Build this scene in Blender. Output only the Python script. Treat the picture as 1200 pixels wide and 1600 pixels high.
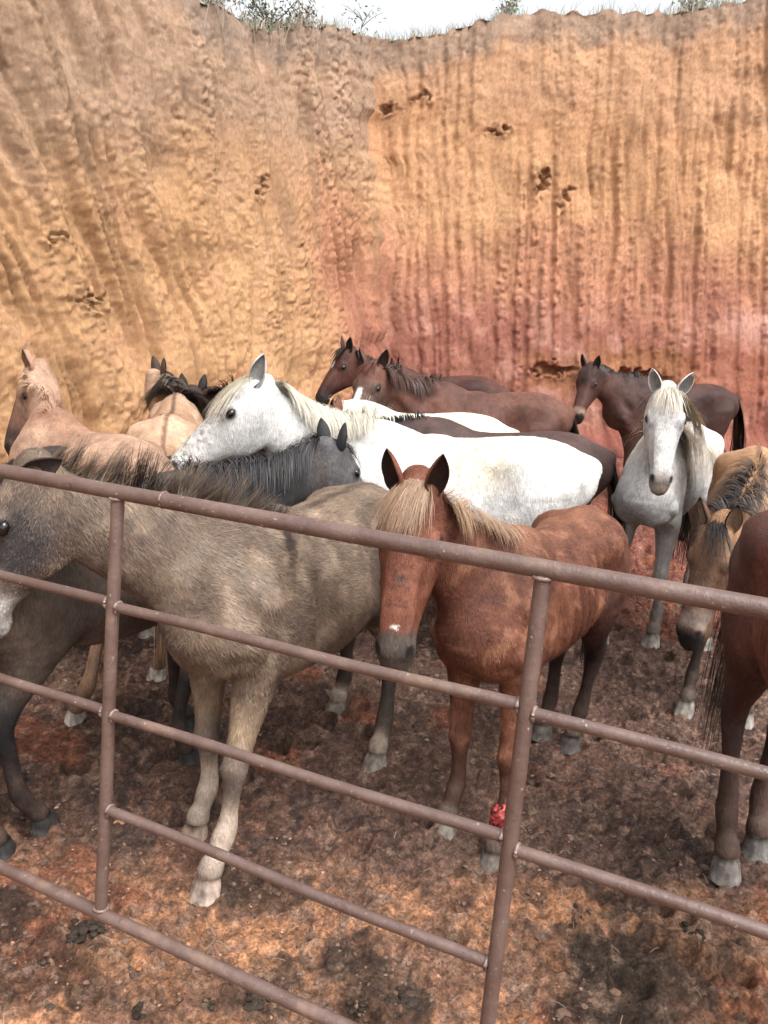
import bpy, math, random
import numpy as np
from mathutils import Vector, Matrix

for o in list(bpy.data.objects):
    bpy.data.objects.remove(o)
SC = bpy.context.scene
COL = SC.collection
rng = np.random.default_rng(7)
random.seed(7)

# ------------------------------------------------------------------ camera, sky, sun, exposure
CAM_H, PITCH, ROLL = 2.0, math.radians(14.0), math.radians(3.5)
cam_data = bpy.data.cameras.new('camera')
cam_data.sensor_fit = 'VERTICAL'
cam_data.sensor_height = 24.0
cam_data.lens = 24.0 * 1294.0 / 1600.0
cam_data.clip_start = 0.05
cam_data.clip_end = 2000.0
cam = bpy.data.objects.new('camera', cam_data)
COL.objects.link(cam)
_fw = Vector((0, math.cos(PITCH), -math.sin(PITCH)))
_rt = Vector((1, 0, 0))
_up = _rt.cross(_fw)
_r2 = math.cos(ROLL) * _rt + math.sin(ROLL) * _up
_u2 = -math.sin(ROLL) * _rt + math.cos(ROLL) * _up
cam.matrix_world = Matrix(((_r2.x, _u2.x, -_fw.x, 0), (_r2.y, _u2.y, -_fw.y, 0), (_r2.z, _u2.z, -_fw.z, CAM_H), (0, 0, 0, 1)))
SC.camera = cam

SUN_EL, SUN_AZ = math.radians(60), math.radians(142)      # azimuth measured from +Y clockwise
world = bpy.data.worlds.new('World')
SC.world = world
world.use_nodes = True
wn, wl = world.node_tree.nodes, world.node_tree.links
bg = wn['Background']
sky = wn.new('ShaderNodeTexSky')
sky.sky_type = 'NISHITA'
sky.sun_disc = False
sky.sun_elevation = SUN_EL
sky.sun_rotation = SUN_AZ
sky.dust_density = 6.0
sky.air_density = 1.0
hsv = wn.new('ShaderNodeHueSaturation')
hsv.inputs['Saturation'].default_value = 0.15
hsv.inputs['Value'].default_value = 1.15
wl.new(sky.outputs[0], hsv.inputs['Color'])
wl.new(hsv.outputs[0], bg.inputs['Color'])
bg.inputs['Strength'].default_value = 0.15
sun_data = bpy.data.lights.new('sun', 'SUN')
sun_data.energy = 1.0
sun_data.angle = math.radians(40)
sun_data.color = (1.0, 0.96, 0.90)
sun = bpy.data.objects.new('sun', sun_data)
COL.objects.link(sun)
_sd = Vector((math.sin(SUN_AZ) * math.cos(SUN_EL), math.cos(SUN_AZ) * math.cos(SUN_EL), math.sin(SUN_EL)))
sun.rotation_euler = _sd.to_track_quat('Z', 'Y').to_euler()
sun.location = (0, 0, 20)
SC.view_settings.view_transform = 'Standard'
SC.view_settings.look = 'None'
SC.view_settings.gamma = 1.0
SC.view_settings.use_curve_mapping = False
SC.view_settings.exposure = 1.05

# ------------------------------------------------------------------ small helpers
def lin(r, g, b):
    c = np.array([r, g, b], float) / 255.0
    return np.where(c <= 0.04045, c / 12.92, ((c + 0.055) / 1.055) ** 2.4)

def _hash(ix, iy, iz, seed):
    h = (ix.astype(np.uint32) * np.uint32(374761393) + iy.astype(np.uint32) * np.uint32(668265263)
         + iz.astype(np.uint32) * np.uint32(2147483647) + np.uint32((seed * 974634777) & 0xffffffff))
    h = (h ^ (h >> np.uint32(13))) * np.uint32(1274126177)
    h = h ^ (h >> np.uint32(16))
    h = h * np.uint32(2246822519)
    h = h ^ (h >> np.uint32(15))
    return h.astype(np.float32) / np.float32(4294967295.0)

def vnoise(x, y, z=None, seed=0):
    x = np.asarray(x, np.float32); y = np.asarray(y, np.float32)
    z = np.zeros_like(x) if z is None else np.asarray(z, np.float32)
    x, y, z = np.broadcast_arrays(x, y, z)
    fx, fy, fz = np.floor(x), np.floor(y), np.floor(z)
    ix, iy, iz = fx.astype(np.int64), fy.astype(np.int64), fz.astype(np.int64)
    tx, ty, tz = x - fx, y - fy, z - fz
    tx = tx * tx * (3 - 2 * tx); ty = ty * ty * (3 - 2 * ty); tz = tz * tz * (3 - 2 * tz)
    r = 0
    for dx in (0, 1):
        wx = tx if dx else 1 - tx
        for dy in (0, 1):
            wy = ty if dy else 1 - ty
            for dz in (0, 1):
                wz = tz if dz else 1 - tz
                r = r + wx * wy * wz * _hash(ix + dx, iy + dy, iz + dz, seed)
    return r                                    # 0..1

def fbm(x, y, z=None, octv=4, seed=0, gain=0.5):
    a, s, tot, f = 1.0, 0.0, 0.0, 1.0
    for k in range(octv):
        s = s + a * vnoise(np.asarray(x) * f, np.asarray(y) * f, None if z is None else np.asarray(z) * f, seed + k * 17)
        tot += a; a *= gain; f *= 2.03
    return s / tot

def sstep(a, b, x):
    t = np.clip((x - a) / (b - a), 0, 1)
    return t * t * (3 - 2 * t)

def mix(c, d, w):
    w = np.asarray(w)[..., None]
    return np.asarray(c) * (1 - w) + np.asarray(d) * w

def mesh_obj(name, verts, faces, mat, parent=None, smooth=True, col=None, attr='coat', flat_faces=None):
    """faces: (N,4) or (N,3) integer array, or a list of such arrays"""
    verts = np.asarray(verts, np.float32)
    fl = faces if isinstance(faces, list) else [faces]
    fl = [np.asarray(f, np.int32) for f in fl if len(f)]
    me = bpy.data.meshes.new(name)
    me.vertices.add(len(verts))
    me.vertices.foreach_set('co', verts.ravel())
    loops = np.concatenate([f.ravel() for f in fl])
    tot = np.concatenate([np.full(len(f), f.shape[1], np.int32) for f in fl])
    start = np.concatenate([[0], np.cumsum(tot)[:-1]]).astype(np.int32)
    me.loops.add(len(loops))
    me.loops.foreach_set('vertex_index', loops)
    me.polygons.add(len(tot))
    me.polygons.foreach_set('loop_start', start)
    me.polygons.foreach_set('loop_total', tot)
    me.update(calc_edges=True)
    me.polygons.foreach_set('use_smooth', np.full(len(tot), bool(smooth)))
    if col is not None:
        c = np.ones((len(verts), 4), np.float32); c[:, :3] = col
        a = me.attributes.new(attr, 'FLOAT_COLOR', 'POINT')
        a.data.foreach_set('color', c.ravel())
    me.validate()
    me.materials.append(mat)
    o = bpy.data.objects.new(name, me)
    COL.objects.link(o)
    if parent is not None:
        o.parent = parent
    return o

def tag(o, label=None, cat=None, group=None, kind=None):
    if label: o['label'] = label
    if cat: o['category'] = cat
    if group: o['group'] = group
    if kind: o['kind'] = kind
    return o

def empty(name, loc=(0, 0, 0), rz=0.0):
    o = bpy.data.objects.new(name, None)
    o.empty_display_size = 0.2
    COL.objects.link(o)
    o.location = loc
    o.rotation_euler = (0, 0, rz)
    return o

def ribbons(P, W, D, C=None):
    """P (N,K,3) centre lines, W (N,K) half widths, D (N,K,3) width directions, C (N,3)/(N,K,3) colours -> verts, quads, colours"""
    N, K, _ = P.shape
    L = P - D * W[..., None]; R = P + D * W[..., None]
    V = np.stack([L, R], 2).reshape(-1, 3)
    base = (np.arange(N)[:, None] * K + np.arange(K - 1)[None]) * 2
    F = np.stack([base, base + 1, base + 3, base + 2], -1).reshape(-1, 4)
    if C is None: return V, F, None
    if C.ndim == 2: C = np.repeat(C[:, None], K, 1)
    return V, F, np.repeat(C[:, :, None], 2, 2).reshape(-1, 3)

# ------------------------------------------------------------------ materials
def new_mat(name):
    m = bpy.data.materials.new(name)
    m.use_nodes = True
    nt = m.node_tree
    return m, nt.nodes, nt.links, nt.nodes['Principled BSDF']

def n_noise(N, L, vec, scale, detail=4, rough=0.6):
    t = N.new('ShaderNodeTexNoise')
    t.inputs['Scale'].default_value = scale
    t.inputs['Detail'].default_value = detail
    t.inputs['Roughness'].default_value = rough
    L.new(vec, t.inputs['Vector'])
    return t.outputs['Fac']

def n_map(N, L, src, a, b, c, d):
    m = N.new('ShaderNodeMapRange')
    for i, v in enumerate((a, b, c, d)):
        m.inputs[i + 1].default_value = v
    L.new(src, m.inputs[0])
    return m.outputs[0]

def n_scale(N, L, src, xyz):
    m = N.new('ShaderNodeMapping')
    m.inputs['Scale'].default_value = xyz
    L.new(src, m.inputs['Vector'])
    return m.outputs[0]

def n_mul(N, L, col, fac):
    m = N.new('ShaderNodeVectorMath'); m.operation = 'SCALE'
    L.new(col, m.inputs[0]); L.new(fac, m.inputs['Scale'])
    return m.outputs[0]

def n_mix(N, L, fac, a, b):
    m = N.new('ShaderNodeMix'); m.data_type = 'RGBA'
    if isinstance(fac, float): m.inputs[0].default_value = fac
    else: L.new(fac, m.inputs[0])
    for i, v in ((6, a), (7, b)):
        if isinstance(v, (tuple, list, np.ndarray)): m.inputs[i].default_value = (*[float(q) for q in v[:3]], 1)
        else: L.new(v, m.inputs[i])
    return m.outputs[2]

def attr_mat(name, rough, attr='coat', noise=(), bump=(), spec=0.3, sheen=0.0):
    m, N, L, B = new_mat(name)
    a = N.new('ShaderNodeAttribute'); a.attribute_name = attr
    tc = N.new('ShaderNodeTexCoord')
    col = a.outputs['Color']
    for sc, xyz, lo, hi in noise:
        f = n_map(N, L, n_noise(N, L, n_scale(N, L, tc.outputs['Object'], xyz), sc), 0.3, 0.7, lo, hi)
        col = n_mul(N, L, col, f)
    L.new(col, B.inputs['Base Color'])
    B.inputs['Roughness'].default_value = rough
    B.inputs['Specular IOR Level'].default_value = spec
    if sheen:
        B.inputs['Sheen Weight'].default_value = sheen
        B.inputs['Sheen Roughness'].default_value = 0.5
    prev = None
    for sc, xyz, dist, st in bump:
        f = n_noise(N, L, n_scale(N, L, tc.outputs['Object'], xyz), sc, 5, 0.65)
        b = N.new('ShaderNodeBump'); b.inputs['Distance'].default_value = dist; b.inputs['Strength'].default_value = st
        L.new(f, b.inputs['Height'])
        if prev is not None: L.new(prev, b.inputs['Normal'])
        prev = b.outputs[0]
    if prev is not None: L.new(prev, B.inputs['Normal'])
    return m

def plain_mat(name, c, rough, spec=0.5, noise=None, metallic=0.0):
    m, N, L, B = new_mat(name)
    if noise:
        tc = N.new('ShaderNodeTexCoord')
        f = n_noise(N, L, tc.outputs['Object'], noise[0])
        L.new(n_mix(N, L, n_map(N, L, f, 0.35, 0.65, 0, 1), c, noise[1]), B.inputs['Base Color'])
    else:
        B.inputs['Base Color'].default_value = (*[float(v) for v in c], 1)
    B.inputs['Roughness'].default_value = rough
    B.inputs['Specular IOR Level'].default_value = spec
    B.inputs['Metallic'].default_value = metallic
    return m

M_COAT = attr_mat('coat', 0.60, noise=[(8, (1, 1, 1), 0.84, 1.14), (34, (1, 1, .6), 0.86, 1.12), (150, (1, 1, .22), 0.68, 1.26)],
                  bump=[(170, (1, 1, .22), 0.006, 0.8), (16, (1, 1, 1), 0.014, 0.3)], spec=0.25)
M_HAIR = attr_mat('hair', 0.5, spec=0.25)
M_FUR = attr_mat('fur', 0.6, spec=0.2)
M_HOOF = attr_mat('hoof', 0.75, noise=[(45, (1, 1, .25), 0.55, 1.3), (22, (1, 1, 1), 0.45, 1.25)], bump=[(60, (1, 1, .3), 0.003, 0.6)], spec=0.3)
M_EYE = plain_mat('eye', (0.008, 0.005, 0.004), 0.08, 0.6)
M_EYESKIN = plain_mat('eyelid_skin', (0.02, 0.017, 0.016), 0.45, 0.4)

# ------------------------------------------------------------------ signed distance horse
def catmull(pts, n):
    """resample rows of a (k,d) array to n rows"""
    pts = np.asarray(pts, float)
    k = len(pts)
    P = np.vstack([2 * pts[0] - pts[1], pts, 2 * pts[-1] - pts[-2]])
    u = np.linspace(0, k - 1, n)
    i = np.clip(np.floor(u).astype(int), 0, k - 2); t = (u - i)[:, None]
    a, b, c, d = P[i], P[i + 1], P[i + 2], P[i + 3]
    return 0.5 * (2 * b + (c - a) * t + (2 * a - 5 * b + 4 * c - d) * t ** 2 + (3 * b - a - 3 * c + d) * t ** 3)

def nrm(v):
    v = np.asarray(v, float)
    return v / (np.linalg.norm(v, axis=-1, keepdims=True) + 1e-12)

class Chain:
    """elliptical sections along a path; rows: cx cy cz a_up a_dn b egg ; ref = direction that becomes 'up' of the sections"""
    def __init__(self, rows, n, ref, k=0.03):
        R = catmull(rows, n)
        self.c = R[:, :3]; self.au = np.maximum(R[:, 3], .008); self.ad = np.maximum(R[:, 4], .008); self.b = np.maximum(R[:, 5], .008)
        self.egg = R[:, 6]; self.k = k
        tn = nrm(np.gradient(self.c, axis=0))
        ref = np.asarray(ref, float)
        if ref.ndim == 1: ref = np.repeat(ref[None], n, 0)
        u = ref - (ref * tn).sum(1, keepdims=True) * tn
        self.tn, self.u = tn, nrm(u)
        self.s = nrm(np.cross(self.u, self.tn))
        self.n = n
    def seg(self, i, P):
        c0, c1 = self.c[i], self.c[i + 1]
        d = c1 - c0; L = np.linalg.norm(d) + 1e-9; tn = d / L
        u = self.u[i] + self.u[i + 1]; u = u - (u @ tn) * tn; u /= np.linalg.norm(u)
        s = np.cross(u, tn)
        w = [P[j] - c0[j] for j in range(3)]
        tt = (w[0] * tn[0] + w[1] * tn[1] + w[2] * tn[2]) / L
        t = np.clip(tt, 0, 1)
        dt = (tt - t) * L
        du = w[0] * u[0] + w[1] * u[1] + w[2] * u[2]
        ds = w[0] * s[0] + w[1] * s[1] + w[2] * s[2]
        lp = lambda q: (q[i] + (q[i + 1] - q[i]) * t).astype(np.float32)
        a = np.where(du > 0, lp(self.au), lp(self.ad))
        b = lp(self.b) * (1 - lp(self.egg) * np.clip(du / a, -1, 1))
        r = np.minimum(a, b)
        A, B_, T = du / a, ds / b, dt / r
        k0 = np.sqrt(A * A + B_ * B_ + T * T)
        k1 = np.sqrt((A / a) ** 2 + (B_ / b) ** 2 + (T / r) ** 2) + 1e-6
        return np.where(k0 > 1e-3, k0 * (k0 - 1) / k1, -r), t
    def at(self, t):
        x = np.clip(np.asarray(t, float), 0, 1) * (self.n - 1)
        i = np.clip(np.floor(x).astype(int), 0, self.n - 2); f = (x - i)
        g = lambda q: q[i] + (q[i + 1] - q[i]) * (f[..., None] if q.ndim == 2 else f)
        return g(self.c), g(self.u), g(self.s), g(self.tn), g(self.au), g(self.ad), g(self.b)

def smin(a, b, k):
    h = np.maximum(k - np.abs(a - b), 0) / k
    return np.minimum(a, b) - h * h * k * 0.25

class Field:
    def __init__(self, lo, hi, vox):
        self.lo = np.asarray(lo, float); self.v = vox
        self.dim = np.ceil((np.asarray(hi) - self.lo) / vox).astype(int) + 1
        self.D = np.full(self.dim, 1.0, np.float32)
    def box(self, lo, hi):
        a = np.clip(np.floor((lo - self.lo) / self.v).astype(int), 0, self.dim - 1)
        b = np.clip(np.ceil((hi - self.lo) / self.v).astype(int) + 1, 1, self.dim)
        b = np.maximum(b, a + 1)
        g = [(self.lo[j] + self.v * np.arange(a[j], b[j])).astype(np.float32) for j in range(3)]
        P = (g[0][:, None, None], g[1][None, :, None], g[2][None, None, :])
        return tuple(slice(a[j], b[j]) for j in range(3)), P
    def add_chain(self, ch, m=0.07):
        r = np.maximum(np.maximum(ch.au, ch.ad), ch.b * (1 + np.abs(ch.egg)))
        lo = (ch.c - r[:, None]).min(0) - m; hi = (ch.c + r[:, None]).max(0) + m
        S, _ = self.box(lo, hi)
        T = np.full(self.D[S].shape, 1.0, np.float32)
        off = [S[j].start for j in range(3)]
        for i in range(ch.n - 1):
            rr = max(r[i], r[i + 1]) + m
            lo = np.minimum(ch.c[i], ch.c[i + 1]) - rr; hi = np.maximum(ch.c[i], ch.c[i + 1]) + rr
            s, P = self.box(lo, hi)
            ls = tuple(slice(s[j].start - off[j], s[j].stop - off[j]) for j in range(3))
            ls = tuple(slice(max(q.start, 0), max(q.stop, 0)) for q in ls)
            d, _ = ch.seg(i, P)
            tv = T[ls]
            d = d[:tv.shape[0], :tv.shape[1], :tv.shape[2]]
            np.minimum(tv, d, out=tv)
        self.D[S] = smin(self.D[S], T, ch.k)
    def ell(self, c, axes, r, k=0.03, sub=False, m=0.06):
        """ellipsoid with axes rows (3,3) and radii r"""
        c = np.asarray(c, float); axes = np.asarray(axes, float); r = np.asarray(r, float)
        R = r.max() + m
        S, P = self.box(c - R, c + R)
        w = [P[j] - c[j] for j in range(3)]
        q = [(w[0] * ax[0] + w[1] * ax[1] + w[2] * ax[2]) for ax in axes]
        k0 = np.sqrt(sum((q[j] / r[j]) ** 2 for j in range(3)))
        k1 = np.sqrt(sum((q[j] / r[j] ** 2) ** 2 for j in range(3))) + 1e-6
        d = np.where(k0 > 1e-3, k0 * (k0 - 1) / k1, -r.min()).astype(np.float32)
        if sub: self.D[S] = -smin(-self.D[S], d, k)
        else: self.D[S] = smin(self.D[S], d, k)
    def sample(self, p):
        q = (np.asarray(p) - self.lo) / self.v
        q = np.clip(q, 0, np.array(self.dim) - 1.001)
        i = np.floor(q).astype(int); f = q - i
        r = 0
        for dx in (0, 1):
            for dy in (0, 1):
                for dz in (0, 1):
                    w = (f[..., 0] if dx else 1 - f[..., 0]) * (f[..., 1] if dy else 1 - f[..., 1]) * (f[..., 2] if dz else 1 - f[..., 2])
                    r = r + w * self.D[i[..., 0] + dx, i[..., 1] + dy, i[..., 2] + dz]
        return r
    def grad(self, p, e=0.012):
        g = np.stack([self.sample(p + np.eye(3)[j] * e) - self.sample(p - np.eye(3)[j] * e) for j in range(3)], -1)
        return nrm(g)
    def mesh(self):
        D = self.D; S = D < 0
        c = S[:-1, :-1, :-1].astype(np.int8)
        c = sum(S[dx:S.shape[0] - 1 + dx, dy:S.shape[1] - 1 + dy, dz:S.shape[2] - 1 + dz].astype(np.int8)
                for dx in (0, 1) for dy in (0, 1) for dz in (0, 1))
        act = (c > 0) & (c < 8)
        I = np.argwhere(act)
        idx = np.full(act.shape, -1, np.int32); idx[act] = np.arange(len(I))
        cr = [(dx, dy, dz) for dx in (0, 1) for dy in (0, 1) for dz in (0, 1)]
        val = {q: D[I[:, 0] + q[0], I[:, 1] + q[1], I[:, 2] + q[2]] for q in cr}
        acc = np.zeros((len(I), 3)); cnt = np.zeros(len(I))
        for q in cr:
            for ax in range(3):
                if q[ax] == 0:
                    p = list(q); p[ax] = 1; p = tuple(p)
                    a, b = val[q], val[p]
                    m = (a < 0) != (b < 0)
                    t = np.where(m, a / np.where(m, a - b, 1), 0)
                    pos = np.repeat(np.array(q, float)[None], len(I), 0); pos[:, ax] = t
                    acc += pos * m[:, None]; cnt += m
        V = self.lo + self.v * (I + acc / cnt[:, None])
        F = []
        for ax in range(3):
            b_, c_ = (ax + 1) % 3, (ax + 2) % 3
            s0 = [slice(None)] * 3; s1 = [slice(None)] * 3
            s0[ax] = slice(0, -1); s1[ax] = slice(1, None)
            A, B_ = S[tuple(s0)], S[tuple(s1)]
            E = np.argwhere(A != B_)
            ok = (E[:, b_] > 0) & (E[:, c_] > 0) & (E[:, b_] < S.shape[b_] - 1) & (E[:, c_] < S.shape[c_] - 1)
            E = E[ok]
            inside = A[E[:, 0], E[:, 1], E[:, 2]]
            def g(ob, oc):
                Q = E.copy(); Q[:, b_] -= ob; Q[:, c_] -= oc
                return idx[Q[:, 0], Q[:, 1], Q[:, 2]]
            q = np.stack([g(1, 1), g(0, 1), g(0, 0), g(1, 0)], 1)
            q[~inside] = q[~inside][:, ::-1]
            F.append(q)
        return V, np.concatenate(F)

TRUNK = np.array([  # x ztop zbot halfwidth egg
    (.68, 1.10, .96, .085, .0), (.60, 1.20, .86, .160, .05), (.47, 1.345, .79, .200, .15), (.34, 1.44, .755, .215, .34), (.24, 1.42, .74, .228, .34),
    (.12, 1.375, .73, .248, .22), (-.04, 1.362, .725, .262, .14), (-.20, 1.372, .745, .258, .12), (-.34, 1.392, .80, .245, .22),
    (-.47, 1.404, .88, .238, .30), (-.60, 1.380, .95, .205, .28), (-.71, 1.32, 1.0, .145, .05), (-.785, 1.21, 1.06, .075, 0)])
FRONT = np.array([  # x y z front back side
    (.455, .135, .98, .125, .115, .070), (.440, .140, .86, .100, .100, .074), (.435, .138, .74, .074, .084, .062), (.440, .132, .60, .054, .056, .046),
    (.450, .128, .50, .046, .046, .043), (.455, .127, .455, .050, .044, .045), (.450, .126, .395, .036, .042, .034), (.447, .125, .30, .029, .037, .027),
    (.448, .125, .225, .034, .042, .034), (.462, .125, .185, .040, .042, .038), (.490, .126, .125, .033, .033, .033), (.508, .126, .105, .040, .040, .041), (.516, .126, .085, .042, .042, .043)])
HIND = np.array([
    (-.47, .110, 1.24, .19, .20, .085), (-.48, .135, 1.10, .22, .23, .110), (-.48, .148, .96, .20, .20, .108), (-.50, .148, .85, .145, .145, .088),
    (-.555, .142, .74, .095, .095, .066), (-.625, .136, .64, .066, .070, .048), (-.668, .133, .56, .055, .068, .047), (-.668, .132, .49, .043, .050, .040),
    (-.655, .130, .38, .034, .040, .030), (-.645, .128, .26, .036, .043, .034), (-.635, .128, .20, .042, .043, .040), (-.603, .128, .13, .034, .034, .034),
    (-.584, .128, .105, .041, .041, .042), (-.575, .128, .085, .042, .042, .044)])
HEAD = np.array([  # h  n-centre  front back side
    (-.035, -.080, .055, .060, .062), (.03, -.090, .082, .095, .090), (.10, -.110, .106, .130, .110), (.18, -.122, .122, .155, .112), (.26, -.120, .118, .140, .100),
    (.34, -.105, .098, .106, .086), (.42, -.092, .080, .080, .072), (.49, -.088, .070, .068, .064), (.545, -.092, .062, .062, .066), (.580, -.098, .048, .052, .058), (.605, -.102, .030, .036, .045)])

HORSES = []

def build_horse(name, label, cat_loc, heading, H, coat, poll, face_az, face_pitch, hooves=None, lx=1.0, headk=1.0, thin=0.3, vox=0.014,
                mane=None, tail=None, forelock=None, fur=None, ear_dirs=None, ear_col=None, hoof_col=(.15, .12, .10), neck_w=1.0, neck_d=1.0, slim=1.0, legk=1.0, seed=1,
                belly=0.0, face_roll=0.0, eye_side=(1, -1), eye_open=1.0):
    s = H / 1.45
    R = np.random.default_rng(seed)
    hd = math.radians(heading)
    ch, sh = math.cos(hd), math.sin(hd)
    def loc_of(w):
        dx, dy = w[0] - cat_loc[0], w[1] - cat_loc[1]
        return np.array([(dx * ch + dy * sh) / s, (-dx * sh + dy * ch) / s, w[2] / s])
    root = empty('horse', (cat_loc[0], cat_loc[1], 0), hd)
    tag(root, label, 'horse', 'horses crowded in the pen')
    # --- chains
    T = TRUNK.copy(); T[:, 0] *= lx
    T[2:, 3] *= slim; T[3:10, 2] += (1 - slim) * np.array([.10, .10, .10, .14, .30, .50, .55])
    T[4:9, 2] -= belly; T[4:9, 3] += belly * .5
    tz, bz = T[:, 1], T[:, 2]
    cz = bz + (tz - bz) * 0.52
    trunk = Chain(np.stack([T[:, 0], 0 * cz, cz, tz - cz, cz - bz, T[:, 3], T[:, 4]], 1), 40, (0, 0, 1), .03)
    az, pt = math.radians(face_az - heading), math.radians(face_pitch)
    ha = np.array([math.cos(pt) * math.cos(az), math.cos(pt) * math.sin(az), -math.sin(pt)])
    hn = np.array([math.sin(pt) * math.cos(az), math.sin(pt) * math.sin(az), math.cos(pt)])
    hs = np.cross(hn, ha)
    if face_roll:
        a_ = math.radians(face_roll); hn, hs = math.cos(a_) * hn + math.sin(a_) * hs, math.cos(a_) * hs - math.sin(a_) * hn
    pl = loc_of(poll)
    hk = headk
    hp = lambda h, n, y: pl + (ha * h + hn * n + hs * y) * hk
    neck_end = hp(.045, -.085, 0)
    P0 = np.array([.40 * lx, 0, 1.12])
    v = neck_end - P0; Ln = np.linalg.norm(v); vd = v / Ln
    d0 = nrm(vd * .75 + np.array([.72, 0, .55]) * .55)
    d1 = nrm(vd + hn * .25 - ha * .22)
    B = [P0, P0 + d0 * Ln * .38, neck_end - d1 * Ln * .34, neck_end]
    t = np.linspace(0, 1, 7)[:, None]
    C = (1 - t) ** 3 * B[0] + 3 * (1 - t) ** 2 * t * B[1] + 3 * (1 - t) * t * t * B[2] + t ** 3 * B[3]
    na = np.array([.275, .245, .210, .180, .155, .135, .112]); nb = np.array([.160, .130, .105, .092, .086, .080, .070]) * neck_w
    tdir = nrm(np.gradient(C, axis=0))
    th = nrm(tdir * np.array([1, 1, 0]) + 1e-6)
    refs = nrm(np.array([0, 0, 1.0]) - .55 * th)
    refs[-2:] = nrm(refs[-2:] * .5 + hn * .5)
    rr = catmull(refs, 22)
    neck = Chain(np.column_stack([C, na * .97, na * neck_d, nb, np.full(7, .22)]), 22, rr, .10)
    head = Chain(np.column_stack([[hp(q[0], q[1], 0) for q in HEAD], HEAD[:, 2] * hk, HEAD[:, 3] * hk, HEAD[:, 4] * hk, np.full(len(HEAD), .12)]), 28, hn, .045)
    legs, hpos = [], []
    for li, (tab, sy) in enumerate(((FRONT, 1), (FRONT, -1), (HIND, 1), (HIND, -1))):
        L = tab.copy(); L[:, 1] *= sy * (.5 + .5 * slim); L[:, 0] *= lx; L[:, 3:6] *= legk
        rest = np.array([L[-1, 0] + .016, L[-1, 1], 0])
        tgt = rest.copy()
        if hooves and hooves[li] is not None:
            tgt = loc_of((*hooves[li], 0))
        dl = tgt - rest
        w = np.clip((1.0 - L[:, 2] / .98) / (1 - .085 / .98), 0, 1) ** .9
        L[:, 0] += dl[0] * w; L[:, 1] += dl[1] * w
        hpos.append(tgt)
        legs.append(Chain(np.column_stack([L[:, :3], L[:, 3], L[:, 4], L[:, 5], 0 * w]), 30, (1, 0, .001), .05 if li < 2 else .06))
    chains = [trunk, neck, head] + legs
    pts = np.vstack([c.c for c in chains])
    lo, hi = pts.min(0) - .34, pts.max(0) + .34
    lo[2] = -.02
    F = Field(lo, hi, vox / s)
    F.add_chain(trunk)
    F.add_chain(neck, .12)
    for L in legs: F.add_chain(L)
    E3 = np.eye(3)
    sl = .35 + .65 * slim
    for sy in (1, -1):
        # shoulder blade, upper arm, pectoral, haunch, stifle, hock point, hip bone
        sc = Chain([(.30 * lx, sy * .105 * sl, 1.30, .09, .09, .05, 0), (.44 * lx, sy * .150 * sl, 1.14, .11, .11, .062 * sl, 0), (.585 * lx, sy * .150 * sl, 1.0, .085, .085, .062 * sl, 0),
                    (.50 * lx, sy * .145 * sl, .92, .09, .09, .06 * sl, 0), (.43 * lx, sy * .138 * sl, .86, .07, .07, .05, 0)], 14, (0.7, 0, .7), .045)
        F.add_chain(sc)
        F.ell((.60 * lx, sy * .075, .93), E3, (.075, .075, .09), .05)
        F.ell((-.40 * lx, sy * .155, .90), E3, (.085, .06, .10), .05)
        F.ell((-.64 * lx, sy * .105, 1.14), E3, (.125, .085, .13), .06)
        F.ell((-.735 * lx + legs[2 if sy > 0 else 3].c[18, 0] - HIND[6, 0] * lx * 1 + .01, legs[2 if sy > 0 else 3].c[15, 1], .60), E3, (.028, .022, .045), .04)
        if thin > 0:
            F.ell((-.27 * lx, sy * .36, 1.16), E3, (.13, .10 + .062 * thin, .20), .10, sub=True)
            F.ell((-.55 * lx, sy * .31, 1.31), E3, (.12, .06 + .04 * thin, .10), .13, sub=True)
        F.ell((-.40 * lx, sy * .150, 1.245), np.array([[.8, -sy * .45, -.4], [.45 * sy, .89, 0], [.36, -.18 * sy, .92]]), (.12, .060 + .010 * thin, .070), .11)
    for sy in (1, -1):                                       # furrows behind the shoulder, in front of it and down the ham
        F.ell((.20 * lx, sy * (.285 * slim), 1.02), E3, (.030, .060, .17), .07, sub=True)
        F.ell((.62 * lx, sy * .225, 1.17), np.array([[.8, 0, -.6], [0, 1, 0], [.6, 0, .8]]), (.035, .05, .13), .06, sub=True)
        F.ell((-.72 * lx, sy * .215, 1.02), E3, (.028, .06, .15), .06, sub=True)
        F.ell((.05 * lx, sy * .20, 1.37), E3, (.22, .05, .03), .06, sub=True)
    F.ell((-.78 * lx, 0, 1.24), E3, (.07, .045, .06), .05)
    F.add_chain(head)
    Hax = np.array([ha, hn, hs])
    for y in (1, -1):
        F.ell(hp(.195, -.195, y * .055), Hax, np.array([.115, .085, .036]) * hk, .03)       # cheek
        F.ell(hp(.36, -.030, y * .026), Hax, np.array([.21, .022, .034]) * hk, .03)         # flat bridge of the nose
        F.ell(hp(.10, -.020, y * .040), Hax, np.array([.10, .022, .045]) * hk, .03)         # flat forehead
        F.ell(hp(.170, -.052, y * .087), Hax, np.array([.046, .034, .026]) * hk, .022)     # orbit
        F.ell(hp(.152, -.034, y * .103), Hax, np.array([.030, .009, .010]) * hk, .012)     # upper lid
        F.ell(hp(.28, -.085, y * .088), Hax, np.array([.085, .012, .012]) * hk, .03)       # facial crest
        F.ell(hp(.535, -.058, y * .046), Hax, np.array([.038, .032, .024]) * hk, .02)      # nostril wing
        F.ell(hp(.552, -.036, y * .060), Hax, np.array([.026, .016, .012]) * hk, .008, sub=True)
        F.ell(hp(.335, -.075, y * .108), Hax, np.array([.07, .02, .016]) * hk, .04, sub=True)
        F.ell(hp(.03, -.055, y * .055), Hax, np.array([.03, .035, .025]) * hk, .03)
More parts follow.
